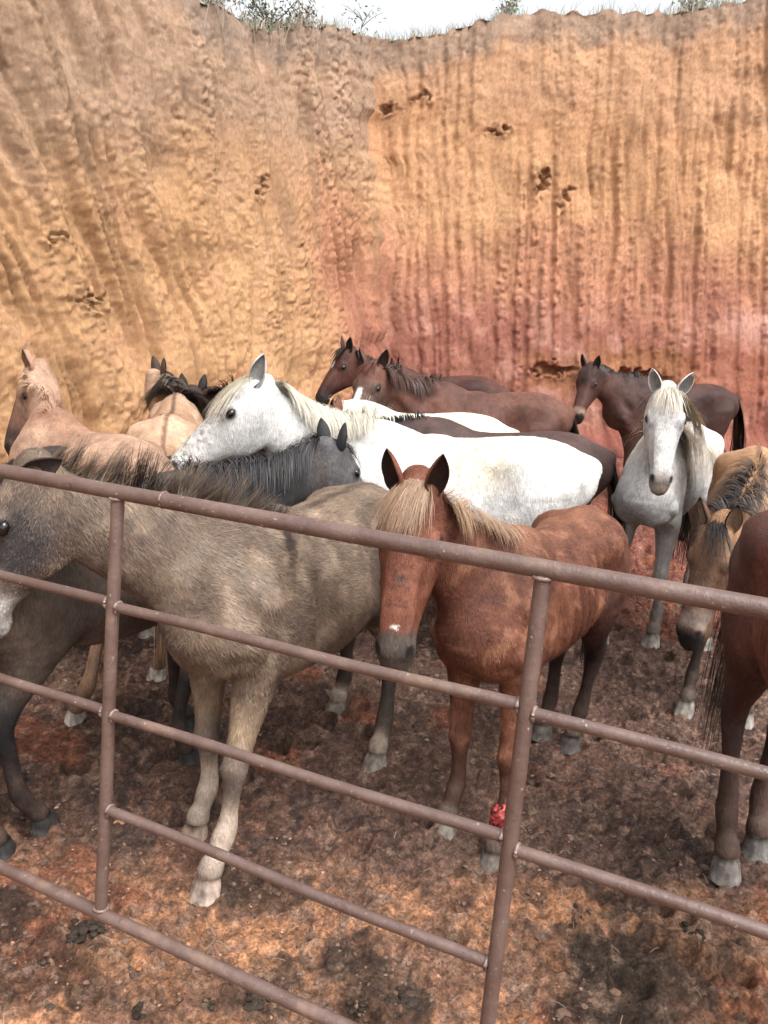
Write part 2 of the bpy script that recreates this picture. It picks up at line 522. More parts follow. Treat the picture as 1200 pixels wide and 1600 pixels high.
    F.ell(hp(.535, -.150, 0), Hax, np.array([.038, .020, .030]) * hk, .025)                 # chin
    F.ell(hp(.575, -.134, 0), Hax, np.array([.055, .0045, .06]) * hk, .008, sub=True)       # mouth
    # --- mesh
    V, Q = F.mesh()
    # recover which chain each vertex belongs to
    n = len(V)
    dist = np.full((len(chains), n), 1.0, np.float32); tp = np.zeros((len(chains), n), np.float32)
    for ci, c in enumerate(chains):
        rmax = max(c.au.max(), c.ad.max(), c.b.max()) + .12
        m = np.where(((V > c.c.min(0) - rmax) & (V < c.c.max(0) + rmax)).all(1))[0]
        W = V[m].astype(np.float32); Pm = (W[:, 0], W[:, 1], W[:, 2])
        bd = np.full(len(m), 1.0, np.float32); bt = np.zeros(len(m), np.float32)
        for i in range(0, c.n - 1):
            d, tt = c.seg(i, Pm)
            u = d < bd
            bd = np.where(u, d, bd); bt = np.where(u, (i + tt) / (c.n - 1), bt)
        dist[ci, m] = bd; tp[ci, m] = bt
    cid = dist.argmin(0)
    wts = np.exp(-np.maximum(dist - dist.min(0), 0) / .03); wts /= wts.sum(0)
    tr = tp[cid, np.arange(n)]
    hv = (V - pl) / hk
    X = dict(x=V[:, 0] / lx, y=V[:, 1], z=V[:, 2], cid=cid, t=tr, h=hv @ ha, n=hv @ hn, s=hv @ hs, w=wts,
             leg=np.where(cid >= 3, tr, 0.0), head=wts[2], neck=wts[1], nt=tp[1],
             n1=fbm(V[:, 0] * 3, V[:, 1] * 3, V[:, 2] * 3, 4, seed), n2=fbm(V[:, 0] * 14, V[:, 1] * 14, V[:, 2] * 14, 3, seed + 5),
             n3=vnoise(V[:, 0] * 55, V[:, 1] * 55, V[:, 2] * 55, seed + 9))
    # ribs and small unevenness
    if True:
        N0 = F.grad(V)
        rib = np.sin((V[:, 0] / lx + .12 * (1.2 - V[:, 2])) * 2 * math.pi / .072) * sstep(.78, .92, V[:, 2]) * sstep(1.30, 1.18, V[:, 2]) * sstep(.26, .14, V[:, 0] / lx) * sstep(-.30, -.18, V[:, 0] / lx)
        V = V + N0 * (rib * .017 * max(thin - .25, 0) * (wts[0]))[:, None] + N0 * ((X['n1'] - .5) * .012 + (X['n2'] - .5) * .003)[:, None]
    col = np.clip(coat(X), .004, .9)
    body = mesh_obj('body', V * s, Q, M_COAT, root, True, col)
    # --- hooves
    for li in range(4):
        lk = 1 + (legk - 1) * .9
        rings = [(.080, .0405 * lk, .010), (.058, .047 * lk, .013), (.030, .054 * lk, .020), (-.012, .061 * lk, .028)]
        ax = legs[li]
        cx = ax.c[-1]
        vv, ff = [], []
        ns = 18
        off = hpos[li] - np.array([.012, 0, 0])
        for z, r, fx in rings:
            for k in range(ns):
                a = 2 * math.pi * k / ns
                rx = r * (1.0 if math.cos(a) > 0 else .82)
                vv.append((off[0] + fx - .008 + rx * math.cos(a), off[1] + r * .93 * math.sin(a), z))
        for j in range(3):
            for k in range(ns):
                ff.append((j * ns + k, (j + 1) * ns + k, (j + 1) * ns + (k + 1) % ns, j * ns + (k + 1) % ns)[::-1])
        vv.append((off[0], off[1], .085)); vv.append((off[0] + .02, off[1], -.012))
        tri = [(4 * ns, k, (k + 1) % ns) for k in range(ns)] + [(4 * ns + 1, 3 * ns + (k + 1) % ns, 3 * ns + k) for k in range(ns)]
        vv = np.array(vv)
        ang = R.normal() * .1
        hc = np.array(hoof_col[li] if np.ndim(hoof_col) == 2 else hoof_col)
        c = hc[None] * (0.55 + .8 * vnoise(vv[:, 0] * 60, vv[:, 1] * 60, vv[:, 2] * 20, seed + li))[:, None]
        mesh_obj('hoof', vv * s, [np.array(ff), np.array(tri)], M_HOOF, root, True, c)
    # --- eyes
    for y in (1, -1):
        vv, ff = [], []
        na_, nb_ = 10, 16
        ec = hp(.172, -.056, y * .1000)
        er = .0235 * hk
        for i in range(na_ + 1):
            for k in range(nb_):
                th_, ph = math.pi * i / na_, 2 * math.pi * k / nb_
                q = np.array([math.sin(th_) * math.cos(ph) * 1.15, math.sin(th_) * math.sin(ph) * .88 * eye_open, math.cos(th_)]) * er
                vv.append(ec + ha * q[0] + hn * q[1] + hs * q[2])
        for i in range(na_):
            for k in range(nb_):
                ff.append((i * nb_ + k, i * nb_ + (k + 1) % nb_, (i + 1) * nb_ + (k + 1) % nb_, (i + 1) * nb_ + k))
        mesh_obj('eye', np.array(vv) * s, np.array(ff), M_EYE, root, True)
    # --- ears: cupped leaves with an inner and an outer skin
    ec_out = np.array(ear_col[0] if ear_col is not None else (.1, .05, .03)); ec_in = np.array(ear_col[1] if ear_col is not None else (.05, .03, .02))
    for y in (1, -1):
        ed = ear_dirs[0 if y > 0 else 1] if ear_dirs else (-.75, .55, .22, .75, .5)
        A = nrm(-ha * -ed[0] + hn * ed[1] + hs * y * ed[2]) if True else None
        op = ha * .25 + hn * ed[3] + hs * y * ed[4]                      # where the cup opens
        op = nrm(op - (op @ A) * A); sd = np.cross(A, op)
        base = hp(.012, -.055, y * .056)
        Le = .168 * hk; nu, nv = 12, 13
        us = np.linspace(0, 1, nu)
        V1 = []
        for layer in (0, 1):
            for u in us:
                r = .040 * hk * (math.sin(math.pi * min(1, (u * .80 + .20)) ** 1.15) ** .75 if u < 1 else 0.02) * (1.0 if layer == 0 else .88)
                r = max(r, .002)
                gap = 2.6 * min(1, max(.0, (u - .04) / .30)) + .25          # opening angle
                for k in range(nv):
                    a = math.pi + (k / (nv - 1) - .5) * (2 * math.pi - gap)
                    cpt = base + A * Le * u + op * (.012 * math.sin(u * 3)) * hk
                    V1.append(cpt + (op * math.cos(a) * .85 + sd * math.sin(a)) * r + (op * .004 if layer else 0))
        V1 = np.array(V1)
        ff = []
        o2 = nu * nv
        for i in range(nu - 1):
            for k in range(nv - 1):
                a = i * nv + k
                ff.append((a, a + 1, a + nv + 1, a + nv)); ff.append((o2 + a, o2 + a + nv, o2 + a + nv + 1, o2 + a + 1))
            a = i * nv; ff.append((a, a + nv, o2 + a + nv, o2 + a)); a = i * nv + nv - 1; ff.append((a, o2 + a, o2 + a + nv, a + nv))
        cc = np.vstack([np.repeat(ec_out[None], o2, 0), np.repeat(ec_in[None], o2, 0)])
        uu = np.tile(np.repeat(us, nv), 2)
        kk = np.tile(np.arange(nv), nu * 2); rim = ((kk == 0) | (kk == nv - 1) | (uu > .9))
        cc = np.where(rim[:, None], cc * .55, cc) if (ear_col is None or len(ear_col) < 3) else np.where(rim[:, None], np.array(ear_col[2])[None], cc)
        mesh_obj('ear', V1 * s, np.array(ff), M_COAT, root, True, cc)
        # soft hair filling the cup
    # --- hair
    def grow(P, d, L, K, grav, out, margin=.006, curl=.0, push=True):
        N = len(P); pts = [P]; p = P.copy(); d = nrm(d)
        for k in range(K - 1):
            d = nrm(d + np.array([0, 0, -1.0]) * np.asarray(grav).reshape(-1, 1) + R.normal(size=(N, 3)) * curl)
            p = p + d * (L / (K - 1))[:, None]
            if push:
                dd = F.sample(p); g = F.grad(p)
                mm = (dd < margin) & (dd > -.2)
                p = p + g * (np.where(mm, margin - dd, 0))[:, None] * .95
                d = nrm(p - pts[-1])
            pts.append(p.copy())
        return np.stack(pts, 1)
    def hair(name, P, wid, colr, taper=True):
        N, K, _ = P.shape
        tg = nrm(np.gradient(P, axis=1))
        g = nrm(np.stack([F.grad(P[:, k]) for k in range(K)], 1) + np.array([0, 0, .15]))
        D = nrm(np.cross(tg, g))
        prof = np.linspace(1, .12 if taper else .5, K)[None] ** .7
        Vr, Fr, Cr = ribbons(P, wid[:, None] * prof, D, colr)
        return mesh_obj(name, Vr * s, Fr, M_HAIR, root, True, Cr)
    def pick(cols, N, tpar=None):
        cols = np.array(cols, float)
        if len(cols) == 1: c = np.repeat(cols, N, 0)
        else:
            w = R.random(N)
            i = np.minimum((w * len(cols)).astype(int), len(cols) - 1)
            c = cols[i]
        return c * (R.uniform(.7, 1.25, N))[:, None]
    if mane:
        N = mane.get('n', 500)
        tt = R.uniform(mane.get('t0', .10), 1.0, N)
        c, u, sv, tn, au, ad, b = neck.at(tt)
        side = mane.get('side', 1)
        sg = np.where(R.random(N) < mane.get('stray', .06), -side, side) if side else R.choice([-1, 1], N)
        P = c + u * au[:, None] * .96 + sv * (R.normal(size=N) * .010)[:, None]
        sv = sv * np.sign((sv @ np.array([0, 1.0, 0])) + 1e-6)[:, None]
        if mane.get('upright'):
            tuft = np.floor(tt * 46 + R.normal(size=N) * .35)
            tz1, tz2, tz3 = vnoise(tuft * 3.7, tuft * 0, None, seed), vnoise(tuft * 5.3 + 9, tuft * 0, None, seed), vnoise(tuft * 2.9 + 4, tuft * 0, None, seed)
            L = mane['len'] * R.uniform(.6, 1.1, N) * (.50 + .45 * np.sin(np.clip(tt, 0, 1) * math.pi)) * (.55 + .85 * tz1)
            lean = (tz2 - .5) * 1.9
            d = u * .9 + np.array([0, 0, .5]) + sv * (R.normal(size=N) * .12 + (tz3 - .5) * 1.1)[:, None] + tn * (R.normal(size=N) * .10 - .25 + .6 * lean)[:, None]
            pts = grow(P, d, L, 5, np.full(N, .03), None, curl=.05, push=False)
        else:
            L = mane['len'] * R.uniform(.55, 1.1, N) * (.75 + .3 * vnoise(tt * 9, tt * 0, None, seed))
            d = u * R.uniform(.15, .5, N)[:, None] + sv * (sg * R.uniform(.6, 1, N))[:, None] - tn * .15
            pts = grow(P, d, L, mane.get('k', 9), np.full(N, .30), None, margin=.016, curl=.022)
            jit = R.uniform(0, .014, N)
            g = F.grad(pts[:, 3]); pts[:, 2:] += (g * jit[:, None])[:, None]
        cc = pick(mane['cols'], N)
        if mane.get('zone'):
            cc = mane['zone'](tt, sg, cc, R)
        hair('mane', pts, mane.get('wid', .0035) * R.uniform(.5, 1.3, N), cc)
    if forelock:
        N = forelock.get('n', 160)
        ys = R.normal(size=N) * .026
        P = np.array([hp(-.02 + R.uniform(-.02, .03), .0 + R.uniform(-.02, .0), q) for q in ys])
        P = P + F.grad(P) * (-(F.sample(P)) + .002)[:, None]
        spread = forelock.get('spread', 1.0); sh_ = forelock.get('shift', 0.0)
        d = ha * .8 + hn * .35 + hs[None] * (ys * 6 * spread + sh_ + R.normal(size=N) * .15 * spread)[:, None]
        L = forelock['len'] * R.uniform(.5, 1.1, N)
        pts = grow(P, d, L, 8, np.full(N, .16), None, margin=.008, curl=.04)
        g = F.grad(pts[:, 3]); pts[:, 2:] += (g * R.uniform(0, .012, N)[:, None])[:, None]
        hair('forelock', pts, forelock.get('wid', .003) * R.uniform(.5, 1.3, N), pick(forelock['cols'], N))
    if tail:
        N = tail.get('n', 260)
        a = R.uniform(0, 2 * math.pi, N); tg_ = tail.get('tight', 1.0); rr_ = R.uniform(0, .032, N) * (.4 + .6 * tg_)
        P = np.array([-.80 * lx, 0, 1.27]) + np.stack([rr_ * np.cos(a) * .7, rr_ * np.sin(a), R.uniform(-.10, .02, N)], 1)
        d = np.stack([-.26 + .12 * tg_ * np.cos(a), .12 * tg_ * np.sin(a), np.full(N, -.9)], 1)
        L = tail.get('len', .95) * R.uniform(.72, 1.05, N)
        pts = grow(P, d, L, 10, np.full(N, .38), None, margin=.012, curl=.03 * tg_)
        sway = np.array(tail.get('sway', (0, 0)))
        kk = 1 - (1 - np.linspace(0, 1, 10)[None, :, None]) ** 3
        pts = pts + np.concatenate([sway, [0]])[None, None] * kk
        pts[..., 2] = np.maximum(pts[..., 2], .04)
        hair('tail', pts, tail.get('wid', .006) * R.uniform(.5, 1.3, N), pick(tail['cols'], N))
    # --- coat fur: short blades lying along the skin
    if fur:
        nf, fl, fw_ = fur['n'], fur['len'], fur['wid']
        tri = np.concatenate([Q[:, [0, 1, 2]], Q[:, [0, 2, 3]]])
        a, b, c = V[tri[:, 0]], V[tri[:, 1]], V[tri[:, 2]]
        cr = np.cross(b - a, c - a); ar = np.linalg.norm(cr, axis=1)
        tc = (a + b + c) / 3
        dens = np.ones(len(tri)); dens[tc[:, 2] < .10] = 0
        dens[(cid[tri[:, 0]] == 2)] *= fur.get('headd', 1.6)
        dens[X['h'][tri[:, 0]] > .52] *= np.where(cid[tri[:, 0]][X['h'][tri[:, 0]] > .52] == 2, .12, 1)
        pr = ar * dens; pr /= pr.sum()
        ti = R.choice(len(tri), nf, p=pr)
        u, v_ = R.random(nf), R.random(nf); fl_ = u + v_ > 1; u[fl_], v_[fl_] = 1 - u[fl_], 1 - v_[fl_]
        P = a[ti] + (b - a)[ti] * u[:, None] + (c - a)[ti] * v_[:, None]
        nn = F.grad(P)
        vi = tri[ti, 0]
        fd = np.zeros((nf, 3)); ww = wts[:, vi]
        fd += ww[0][:, None] * np.array([-.85, 0, -.5])
        fd += ww[1][:, None] * (-neck.at(tp[1][vi])[3] * .8 + np.array([0, 0, -.55]))
        fd += ww[2][:, None] * (ha * .9 + np.array([0, 0, -.15]))
        for li in range(4): fd += ww[3 + li][:, None] * (legs[li].at(tp[3 + li][vi])[3] * .9 + np.array([-.2, 0, -.2]))
        sw = (fbm(P[:, 0] * 4, P[:, 1] * 4, P[:, 2] * 4, 2, seed + 31) - .5) * 2.2
        fd = fd + np.cross(nn, fd) * sw[:, None] * fur.get('swirl', .6) + R.normal(size=(nf, 3)) * fur.get('jit', .18)
        fd = nrm(fd - (fd * nn).sum(1, keepdims=True) * nn)
        lift = fur.get('lift', .22) * R.uniform(.4, 1.4, nf)
        ln = fl * R.uniform(.5, 1.25, nf) * (1 - .45 * ww[2]) * (1 - .55 * sstep(.10, .55, X['leg'][vi]))
        ln *= .75 + .5 * X['n1'][vi]
        P1 = P + (fd + nn * lift[:, None]) * (ln * .5)[:, None]
        P2 = P1 + nrm(fd + nn * (lift * .35)[:, None]) * (ln * .5)[:, None]
        wd = np.cross(nn, fd) * (fw_ * R.uniform(.6, 1.3, nf))[:, None]
        P = P - nn * .002
        Vb = np.stack([P - wd, P + wd, P1 - wd * .75, P1 + wd * .75, P2], 1).reshape(-1, 3)
        k5 = np.arange(nf)[:, None] * 5
        Fq = np.concatenate([k5, k5 + 1, k5 + 3, k5 + 2], 1); Ft = np.concatenate([k5 + 2, k5 + 3, k5 + 4], 1)
        clump = vnoise(P[:, 0] * 28, P[:, 1] * 28, P[:, 2] * 28, seed + 3)
        cv = col[vi] * (R.uniform(.72, 1.3, nf) * (1 - .5 * fur.get('clump', .56) + fur.get('clump', .56) * clump))[:, None]
        if fur.get('tip') is not None:
            cv = mix(cv, np.array(fur['tip'])[None], (R.random(nf) < .25) * .5 * np.clip(col[vi].mean(1) / .12, 0, 1))
        Cb = np.repeat(cv[:, None], 5, 1); Cb[:, 4] *= 1.1
        fo = mesh_obj('coat_hair', Vb * s, [Fq, Ft], M_FUR, root, True, Cb.reshape(-1, 3))
        fo['kind'] = 'stuff'
    info = dict(root=root, s=s, F=F, V=V, hp=hp, ha=ha, hn=hn, hs=hs, legs=legs, hpos=hpos, label=label)
    info['marks'] = dict(poll=pl, muzzle=hp(.6, -.09, 0), withers=np.array([.33 * lx, 0, 1.44]), croup=np.array([-.45 * lx, 0, 1.42]), butt=np.array([-.8 * lx, 0, 1.15]),
                         FL=hpos[0], FR=hpos[1], HL=hpos[2], HR=hpos[3])
    HORSES.append(info)
    return info

# ------------------------------------------------------------------ coats (each returns a colour per vertex)
def muzzle_w(X, h0=.44, h1=.53): return X['head'] * sstep(h0, h1, X['h'] + (X['n2'] - .5) * .05) * (X['cid'] == 2)
def eye_w(X, r=.045):
    d = np.sqrt((X['h'] - .172) ** 2 + (X['n'] + .056) ** 2 + (np.abs(X['s']) - .105) ** 2)
    return sstep(r, r * .45, d)
def nostril_w(X):
    d = np.sqrt((X['h'] - .548) ** 2 * .6 + (X['n'] + .040) ** 2 + (np.abs(X['s']) - .058) ** 2)
    return sstep(.028, .014, d)
def finish(X, c):
    c = mix(c, (.012, .010, .010), .9 * eye_w(X, .042))
    c = mix(c, (.010, .008, .008), .9 * nostril_w(X) * (X['cid'] == 2))
    dirt = sstep(.50, .06, X['z'] + (X['n1'] - .5) * .35) * (X['cid'] >= 3)
    c = mix(c, (.085, .052, .038), 1.1 * dirt * X['n2'])
    c = c * (.62 + .76 * X['n2'])[:, None] * (.89 + .22 * X['n1'])[:, None]
    return c * (.86 + .28 * X['n3'])[:, None]

def coat_dun(X):
    c = np.repeat(np.array([[.128, .089, .064]]), len(X['x']), 0)
    c = mix(c, (.185, .132, .093), sstep(.46, .62, X['n1']) * .5)
    c = mix(c, (.085, .060, .050), sstep(.50, .36, X['n1']) * .5)
    c = mix(c, (.26, .195, .14), sstep(.56, .66, X['n2']) * .35)
    c = mix(c, (.10, .068, .05), sstep(1.15, .78, X['z']) * (X['cid'] == 0) * .35)
    c = mix(c, (.34, .25, .17), sstep(.95, .80, X['z']) * (X['cid'] == 0) * sstep(.1, .3, X['x']) * .6)
    # dark shoulder cross below the withers
    sx = np.abs(X['x'] - .31 - .1 * (1.45 - X['z'])) + (X['n2'] - .5) * .05
    c = mix(c, (.035, .022, .018), sstep(.055, .02, sx) * sstep(1.17, 1.34, X['z']) * (X['cid'] <= 1) * .95)
    c = mix(c, (.06, .042, .034), sstep(.03, .01, np.abs(X['y'])) * (X['z'] > 1.2) * (X['cid'] == 0) * .7)
    c = mix(c, (.36, .31, .26), sstep(.5, .62, X['n1']) * X['neck'] * sstep(.45, .2, X['nt']) * .7)
    # legs: pale bands
    lg = X['leg'] + (X['n1'] - .5) * .18
    fr = np.isin(X['cid'], (3, 4)); hi = np.isin(X['cid'], (5, 6))
    c = mix(c, (.34, .25, .165), sstep(.12, .3, lg) * fr * .75)
    c = mix(c, (.13, .10, .085), (sstep(.26, .36, lg) * sstep(.60, .50, lg)) * fr * .9)
    c = mix(c, (.50, .41, .33), sstep(.52, .62, lg) * fr)
    c = mix(c, (.035, .028, .025), sstep(.42, .52, lg) * sstep(.9, .8, lg) * hi)
    c = mix(c, (.45, .38, .30), sstep(.78, .9, lg) * hi)
    # face
    hw = X['head'] * (X['cid'] == 2)
    c = mix(c, (.045, .043, .045), hw * sstep(.19, .08, np.sqrt((X['h'] - .20) ** 2 + (X['n'] + .10) ** 2)) * .95)
    c = mix(c, (.42, .40, .38), hw * sstep(.34, .46, X['h'] + (X['n2'] - .5) * .12))
    c = mix(c, (.05, .045, .042), hw * sstep(.55, .585, X['h']))
    return finish(X, c)

def coat_chestnut(X):
    c = np.repeat(np.array([[.122, .045, .027]]), len(X['x']), 0)
    c = mix(c, (.180, .074, .044), sstep(.46, .62, X['n1']) * .7)
    c = mix(c, (.095, .036, .023), sstep(.50, .36, X['n1']) * .6)
    c = mix(c, (.30, .15, .085), sstep(.58, .68, X['n2']) * .35)
    c = mix(c, (.22, .10, .058), sstep(1.30, 1.42, X['z']) * (X['cid'] == 0) * .7)
    c = mix(c, (.060, .026, .019), sstep(1.22, .95, X['z']) * (X['cid'] >= 5) * .9)
    c = mix(c, (.075, .032, .022), sstep(-.42, -.66, X['x']) * sstep(1.25, 1.0, X['z']) * (X['cid'] == 0) * .8)
    lg = X['leg'] + (X['n1'] - .5) * .12
    c = mix(c, (.085, .038, .026), sstep(.30, .55, lg) * (X['cid'] >= 3) * .8)
    c = mix(c, (.055, .026, .02), sstep(.4, .6, lg) * (X['cid'] == 4) * .7)
    c = mix(c, (.02, .014, .013), sstep(.22, .42, lg) * (X['cid'] >= 5) * .85)
    c = mix(c, (.19, .15, .125), sstep(.88, .95, lg) * (X['cid'] >= 3) * .8)
    hw = X['head'] * (X['cid'] == 2)
    c = mix(c, (.165, .062, .038), hw)
    c = mix(c, (.15, .05, .03), hw * sstep(.5, .36, X['n2']) * .6)
    c = mix(c, (.075, .060, .052), muzzle_w(X, .455, .51))
    c = mix(c, (.24, .14, .09), hw * sstep(-.10, -.14, X['n']) * sstep(.50, .55, X['h']) * .8)
    # scar on the nose bridge, pale spot above the nostrils
    d = np.sqrt((X['h'] - .300) ** 2 * .9 + (X['s'] - .0) ** 2 * .9)
    c = mix(c, (.05, .032, .026), hw * sstep(.026, .008, d + (X['n3'] - .5) * .03) * (X['n'] > -.06))
    for q in (.26, .335, .38, .395):
        c = mix(c, (.07, .025, .016), hw * sstep(.006, .002, np.abs(X['h'] - q - 2.2 * X['s'] ** 2 + (X['n2'] - .5) * .012)) * (X['n'] > -.08) * (np.abs(X['s']) < .038) * .75)
    c = mix(c, (.62, .56, .5), hw * sstep(.016, .008, np.sqrt((X['h'] - .468) ** 2 * 2.2 + (X['s'] + .002) ** 2 * .7)) * (X['n'] > -.07))
    return finish(X, c)

def coat_bay(base, hi_, legc=(.02, .014, .013), pts=.45, muz=(.02, .016, .016)):
    def f(X):
        c = np.repeat(np.array([base]), len(X['x']), 0)
        c = mix(c, hi_, sstep(.42, .68, X['n1']) * .8)
        lg = X['leg'] + (X['n1'] - .5) * .12
        c = mix(c, legc, sstep(pts - .2, pts + .08, lg) * (X['cid'] >= 3) * .92)
        c = mix(c, muz, muzzle_w(X) * .9)
        return c
    return f

def coat_right_bay(X):
    c = coat_bay((.105, .034, .025), (.150, .052, .036), (.030, .019, .016), .42)(X)
    c = mix(c, (.15, .064, .040), sstep(1.25, .95, X['z']) * (X['cid'] == 0) * .6)
    c = mix(c, (.050, .026, .021), (X['cid'] >= 5) * .65)
    c = mix(c, (.085, .055, .042), sstep(.80, .9, X['leg']) * .7)
    return finish(X, c)

def coat_dark_brown(X):
    c = coat_bay((.044, .021, .017), (.066, .030, .023), (.016, .012, .012), .5)(X)
    c = mix(c, (.26, .17, .125), X['head'] * (X['cid'] == 2) * sstep(.44, .49, X['h']) * sstep(.56, .52, X['h']) * .8)
    c = mix(c, (.022, .018, .018), X['head'] * (X['cid'] == 2) * sstep(.535, .56, X['h']))
    return finish(X, c)

def blaze(X, w0, h0, h1, off=0.0):
    return X['head'] * (X['cid'] == 2) * sstep(w0, w0 * .55, np.abs(X['s'] - off) + (X['n2'] - .5) * .012) * sstep(h0, h0 + .03, X['h']) * sstep(h1, h1 - .04, X['h']) * (X['n'] > -.075)

def coat_star_bay(X):
    c = coat_bay((.046, .018, .014), (.072, .027, .019))(X)
    c = mix(c, (.7, .66, .62), blaze(X, .022, .13, .24, -.01))
    return finish(X, c)

def coat_blaze_bay(X):
    c = coat_bay((.088, .038, .027), (.120, .052, .036))(X)
    c = mix(c, (.085, .058, .046), X['head'] * (X['cid'] == 2) * .7 * sstep(.08, .2, X['h']))
    c = mix(c, (.72, .68, .64), blaze(X, .032, .20, .60))
    return finish(X, c)

def coat_black_bay(X):
    c = coat_bay((.030, .020, .018), (.05, .028, .022))(X)
    return finish(X, c)

def coat_dark_back(X):
    c = coat_bay((.060, .034, .030), (.082, .045, .038))(X)
    c = mix(c, (.03, .03, .034), X['neck'] * .8)
    return finish(X, c)

def coat_white(X):
    c = np.repeat(np.array([[.64, .625, .60]]), len(X['x']), 0)
    c = mix(c, (.50, .43, .33), sstep(.50, .66, X['n1']) * .45)
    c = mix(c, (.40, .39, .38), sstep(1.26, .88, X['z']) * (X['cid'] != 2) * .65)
    c = mix(c, (.44, .33, .24), sstep(.54, .66, X['n2']) * sstep(.42, .58, X['n1']) * (X['cid'] != 2) * .5)
    fl = np.sqrt((X['x'] + .20) ** 2 + (X['z'] - 1.27) ** 2 * 1.4)
    c = mix(c, (.50, .42, .30), sstep(.22, .04, fl + (X['n1'] - .5) * .25) * (X['cid'] == 0) * .75)
    c = mix(c, (.50, .47, .42), sstep(.62, .74, X['n2']) * .35)
    hw = X['head'] * (X['cid'] == 2)
    fle = sstep(.60, .68, X['n3']) * sstep(.40, .55, X['n1'] + .12)
    c = mix(c, (.30, .275, .275), hw * sstep(.50, .62, X['n2']) * sstep(-.13, -.04, X['n']) * sstep(.04, .14, X['h']) * sstep(.50, .40, X['h']) * .75)
    c = mix(c, (.13, .12, .12), hw * fle * sstep(-.12, -.03, X['n']) * sstep(.05, .14, X['h']) * .8)
    c = mix(c, (.34, .35, .37), hw * sstep(.45, .60, X['n2'] * .6 + X['n3'] * .4) * sstep(-.08, -.16, X['n']) * sstep(.40, .28, X['h']) * .65)
    c = mix(c, (.36, .35, .34), hw * sstep(.46, .66, X['n1']) * sstep(.34, .16, X['h']) * .55)
    c = mix(c, (.35, .33, .32), hw * sstep(.22, .1, np.sqrt((X['h'] - .25) ** 2 + (X['n'] + .2) ** 2)) * .45 * X['n2'] * 1.6)
    c = mix(c, (.30, .30, .29), X['neck'] * sstep(.55, .9, X['nt']) * sstep(.45, .62, X['n2']) * .6)
    c = mix(c, (.26, .25, .25), hw * sstep(.555, .59, X['h']))
    lg = X['leg'] + (X['n1'] - .5) * .12
    c = mix(c, (.33, .29, .25), sstep(.3, .6, lg) * (X['cid'] >= 3))
    return finish(X, c)

def coat_white_plain(X):
    c = np.repeat(np.array([[.64, .60, .52]]), len(X['x']), 0)
    c = mix(c, (.60, .50, .36), sstep(-.35, -.62, X['x']) * sstep(.42, .6, X['n1']) * .7)
    c = mix(c, (.66, .58, .42), sstep(.5, .7, X['n1']) * .5)
    return finish(X, c)

def coat_grey(X):
    c = np.repeat(np.array([[.60, .58, .55]]), len(X['x']), 0)
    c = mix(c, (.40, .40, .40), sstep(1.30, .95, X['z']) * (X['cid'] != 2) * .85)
    c = mix(c, (.40, .36, .32), sstep(.60, .70, X['n2']) * .40)
    hw = X['head'] * (X['cid'] == 2)
    c = mix(c, (.40, .42, .46), hw * sstep(.40, .55, X['n1']) * sstep(.48, .34, X['h']) * .6)
    c = mix(c, (.24, .25, .29), hw * sstep(.52, .64, X['n2']) * sstep(.01, .035, np.abs(X['s'])) * .65)
    c = mix(c, (.24, .24, .27), hw * sstep(.58, .68, X['n3']) * .45)
    c = mix(c, (.60, .56, .49), hw * sstep(.04, .008, np.abs(X['s'] + .003 + (X['n2'] - .5) * .05)) * sstep(.15, .3, X['h']) * .4)
    c = mix(c, (.36, .36, .37), (X['cid'] <= 1) * sstep(.50, .60, X['n2']) * .4)
    c = mix(c, (.26, .22, .20), hw * sstep(.47, .55, X['h'] + (X['n2'] - .5) * .06) * .85)
    c = mix(c, (.42, .34, .27), hw * sstep(.555, .585, X['h']) * .7)
    lg = X['leg'] + (X['n1'] - .5) * .16
    c = mix(c, (.24, .215, .195), sstep(.15, .45, lg) * (X['cid'] >= 3))
    c = mix(c, (.15, .115, .095), sstep(.55, .85, lg) * (X['cid'] >= 3) * .75)
    return finish(X, c)

def coat_buckskin(X):
    c = np.repeat(np.array([[.28, .150, .078]]), len(X['x']), 0)
    c = mix(c, (.38, .225, .125), sstep(.42, .64, X['n1']) * .8)
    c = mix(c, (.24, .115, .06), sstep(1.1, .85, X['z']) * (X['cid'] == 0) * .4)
    lg = X['leg'] + (X['n1'] - .5) * .1
    c = mix(c, (.022, .017, .016), sstep(.30, .5, lg) * (X['cid'] >= 3))
    c = mix(c, (.16, .13, .11), sstep(.86, .94, lg) * (X['cid'] >= 3) * .7)
    hw = X['head'] * (X['cid'] == 2)
    c = mix(c, (.085, .044, .030), hw * sstep(-.06, .12, X['h'] + (X['n2'] - .5) * .08) * .92)
    c = mix(c, (.30, .25, .22), hw * sstep(.40, .47, X['h'] + (X['n2'] - .5) * .06) * sstep(.53, .5, X['h']) * .55)
    c = mix(c, (.02, .018, .018), hw * sstep(.52, .55, X['h']))
    c = mix(c, (.06, .03, .02), sstep(.022, .008, np.abs(X['y'])) * (X['z'] > 1.2) * (X['cid'] == 0) * .75)
    return finish(X, c)

def coat_pale_buckskin(X):
    c = np.repeat(np.array([[.37, .225, .145]]), len(X['x']), 0)
    c = mix(c, (.46, .305, .21), sstep(.42, .64, X['n1']) * .8)
    c = mix(c, (.26, .155, .10), sstep(.55, .68, X['n2']) * sstep(.40, .2, np.abs(X['x'])) * .5)
    c = mix(c, (.10, .055, .035), sstep(.020, .007, np.abs(X['y'] + (X['n2'] - .5) * .02)) * (X['z'] > 1.2) * (X['cid'] == 0) * .85)
    lg = X['leg'] + (X['n1'] - .5) * .1
    c = mix(c, (.022, .017, .016), sstep(.28, .45, lg) * (X['cid'] >= 3))
    c = mix(c, (.05, .04, .035), muzzle_w(X))
    return finish(X, c)

